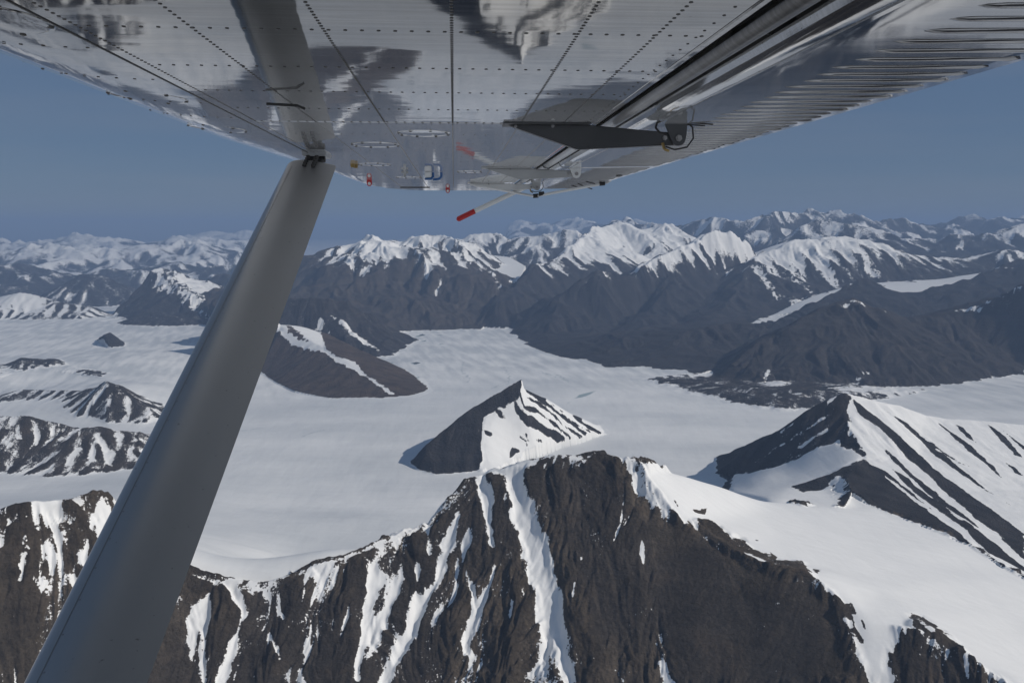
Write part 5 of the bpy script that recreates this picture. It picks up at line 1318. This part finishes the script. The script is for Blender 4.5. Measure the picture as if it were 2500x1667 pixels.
tube(bm, [Lp(651, 254, 2.17), Lp(725, 258, 2.16), Lp(744, 266, 2.15)], 0.0035, 6)
link_mesh('vent_pipe', bm, BLACK, craft)
for (u, v, y) in ((861, 410, 4.4), (868, 412, 4.45)):
    q = Lp(u, v, y); bm = bmesh.new(); plate(bm, [(q.x - .012, 0), (q.x + .012, 0), (q.x + .01, -0.02), (q.x - .01, -0.02)], y, y + 0.02)
    link_mesh('drain_valve', bm, BRASS, craft)
bm = bmesh.new()
plate(bm, [(-0.45, -0.002), (-0.20, -0.002), (-0.20, -0.007), (-0.45, -0.007)], 7.0, 7.02)
link_mesh('tip_slot', bm, BLACK, wing)

# --- wing strut
TOP, BOT = Vector((-0.626, 3.74, -0.050)), Vector((-0.664, 1.41, -1.13))
ax = (TOP - BOT).normalized()
foot = BOT - ax * 0.75
thick = Vector((1, 0, 0)).cross(ax).normalized()
CH = 0.214
def strut_section(c, s=1.0, chord=CH):
    pts = []
    n = 16
    for side in (1, -1):
        rng_ = range(n + 1) if side == 1 else range(n - 1, 0, -1)
        for i in rng_:
            t = 0.5 - 0.5 * math.cos(math.pi * i / n)
            th_ = 0.30 * chord * 0.5 * (2.969 * math.sqrt(t) - 1.26 * t - 3.516 * t * t + 2.843 * t ** 3 - 1.015 * t ** 4) / 1.0
            pts.append(c + Vector((1, 0, 0)) * (t - 0.5) * chord + thick * side * th_ * s)
    return pts
bm = bmesh.new()
L_ = (TOP - foot).length
rows = [strut_section(foot + ax * L_ * t) for t in np.linspace(0, 0.985, 12)]
rows += [strut_section(foot + ax * (L_ * 0.985 + d), s, CH * c) for d, s, c in ((0.012, 0.95, 0.985), (0.022, 0.8, 0.95), (0.030, 0.45, 0.88))]
loft(bm, rows, True, True)
bmesh.ops.recalc_face_normals(bm, faces=bm.faces)
strut = link_mesh('wing_strut', bm, STRUT, craft, True, 60)
bm = bmesh.new()
for dx in (-0.028, 0.030):
    c0, c1 = TOP + Vector((dx, -0.06, -0.02)) - ax * 0.0, Vector((TOP.x + dx, TOP.y + 0.10, 0.0))
    tube(bm, [c0, TOP + ax * 0.06 + Vector((dx, 0, 0)), c1], 0.012, 8)
tube(bm, [TOP + ax * 0.055 + Vector((-0.03, 0, 0)), TOP + ax * 0.055 + Vector((0.045, 0, 0))], 0.016, 10)
link_mesh('strut_fitting', bm, BLACK, strut, True, 40)
bm = bmesh.new()
plate(bm, [(TOP.x - 0.055, 0.004), (TOP.x + 0.058, 0.004), (TOP.x + 0.05, -0.016), (TOP.x - 0.05, -0.016)], 3.76, 3.93, 0.003)
link_mesh('attach_plate', bm, GREY, strut)
for row in (-0.018, 0.020):
    for k in range(5):
        c = TOP - ax * (0.012 + 0.026 * k) + Vector((row, 0, 0)) + thick * (0.0305)
        bm = bmesh.new(); tube(bm, [c - thick * 0.004, c + thick * 0.009], 0.0095, 6)
        link_mesh('bolt', bm, RIVETM, strut)

# paint line and fasteners along the strut's nose
bm = bmesh.new()
def strut_skin(t_len, t_ch, off):
    c = foot + ax * L_ * t_len
    th_ = 0.30 * CH * 0.5 * (2.969 * math.sqrt(t_ch) - 1.26 * t_ch - 3.516 * t_ch ** 2 + 2.843 * t_ch ** 3 - 1.015 * t_ch ** 4)
    return c + Vector((1, 0, 0)) * (t_ch - 0.5) * CH + thick * (th_ + off)
for side in (1.0,):
    rows = [[strut_skin(t, q, o) for q, o in ((0.150, 0.0002), (0.152, 0.0011), (0.168, 0.0011), (0.170, 0.0002))] for t in np.linspace(0.02, 0.965, 10)]
    loft(bm, rows)
link_mesh('seam_strip', bm, STRUT, strut)
bm = bmesh.new()
for k in range(40):
    q = strut_skin(0.03 + k * 0.0238, 0.19, 0.0)
    dome(bm, q, 0.0022, 0.0009, thick, 6)
for k in range(26):
    q = strut_skin(0.05 + k * 0.035, 0.86, 0.0)
    dome(bm, q, 0.0020, 0.0008, thick, 6)
rs = link_mesh('rivets', bm, STEEL, strut); rs['kind'] = 'stuff'
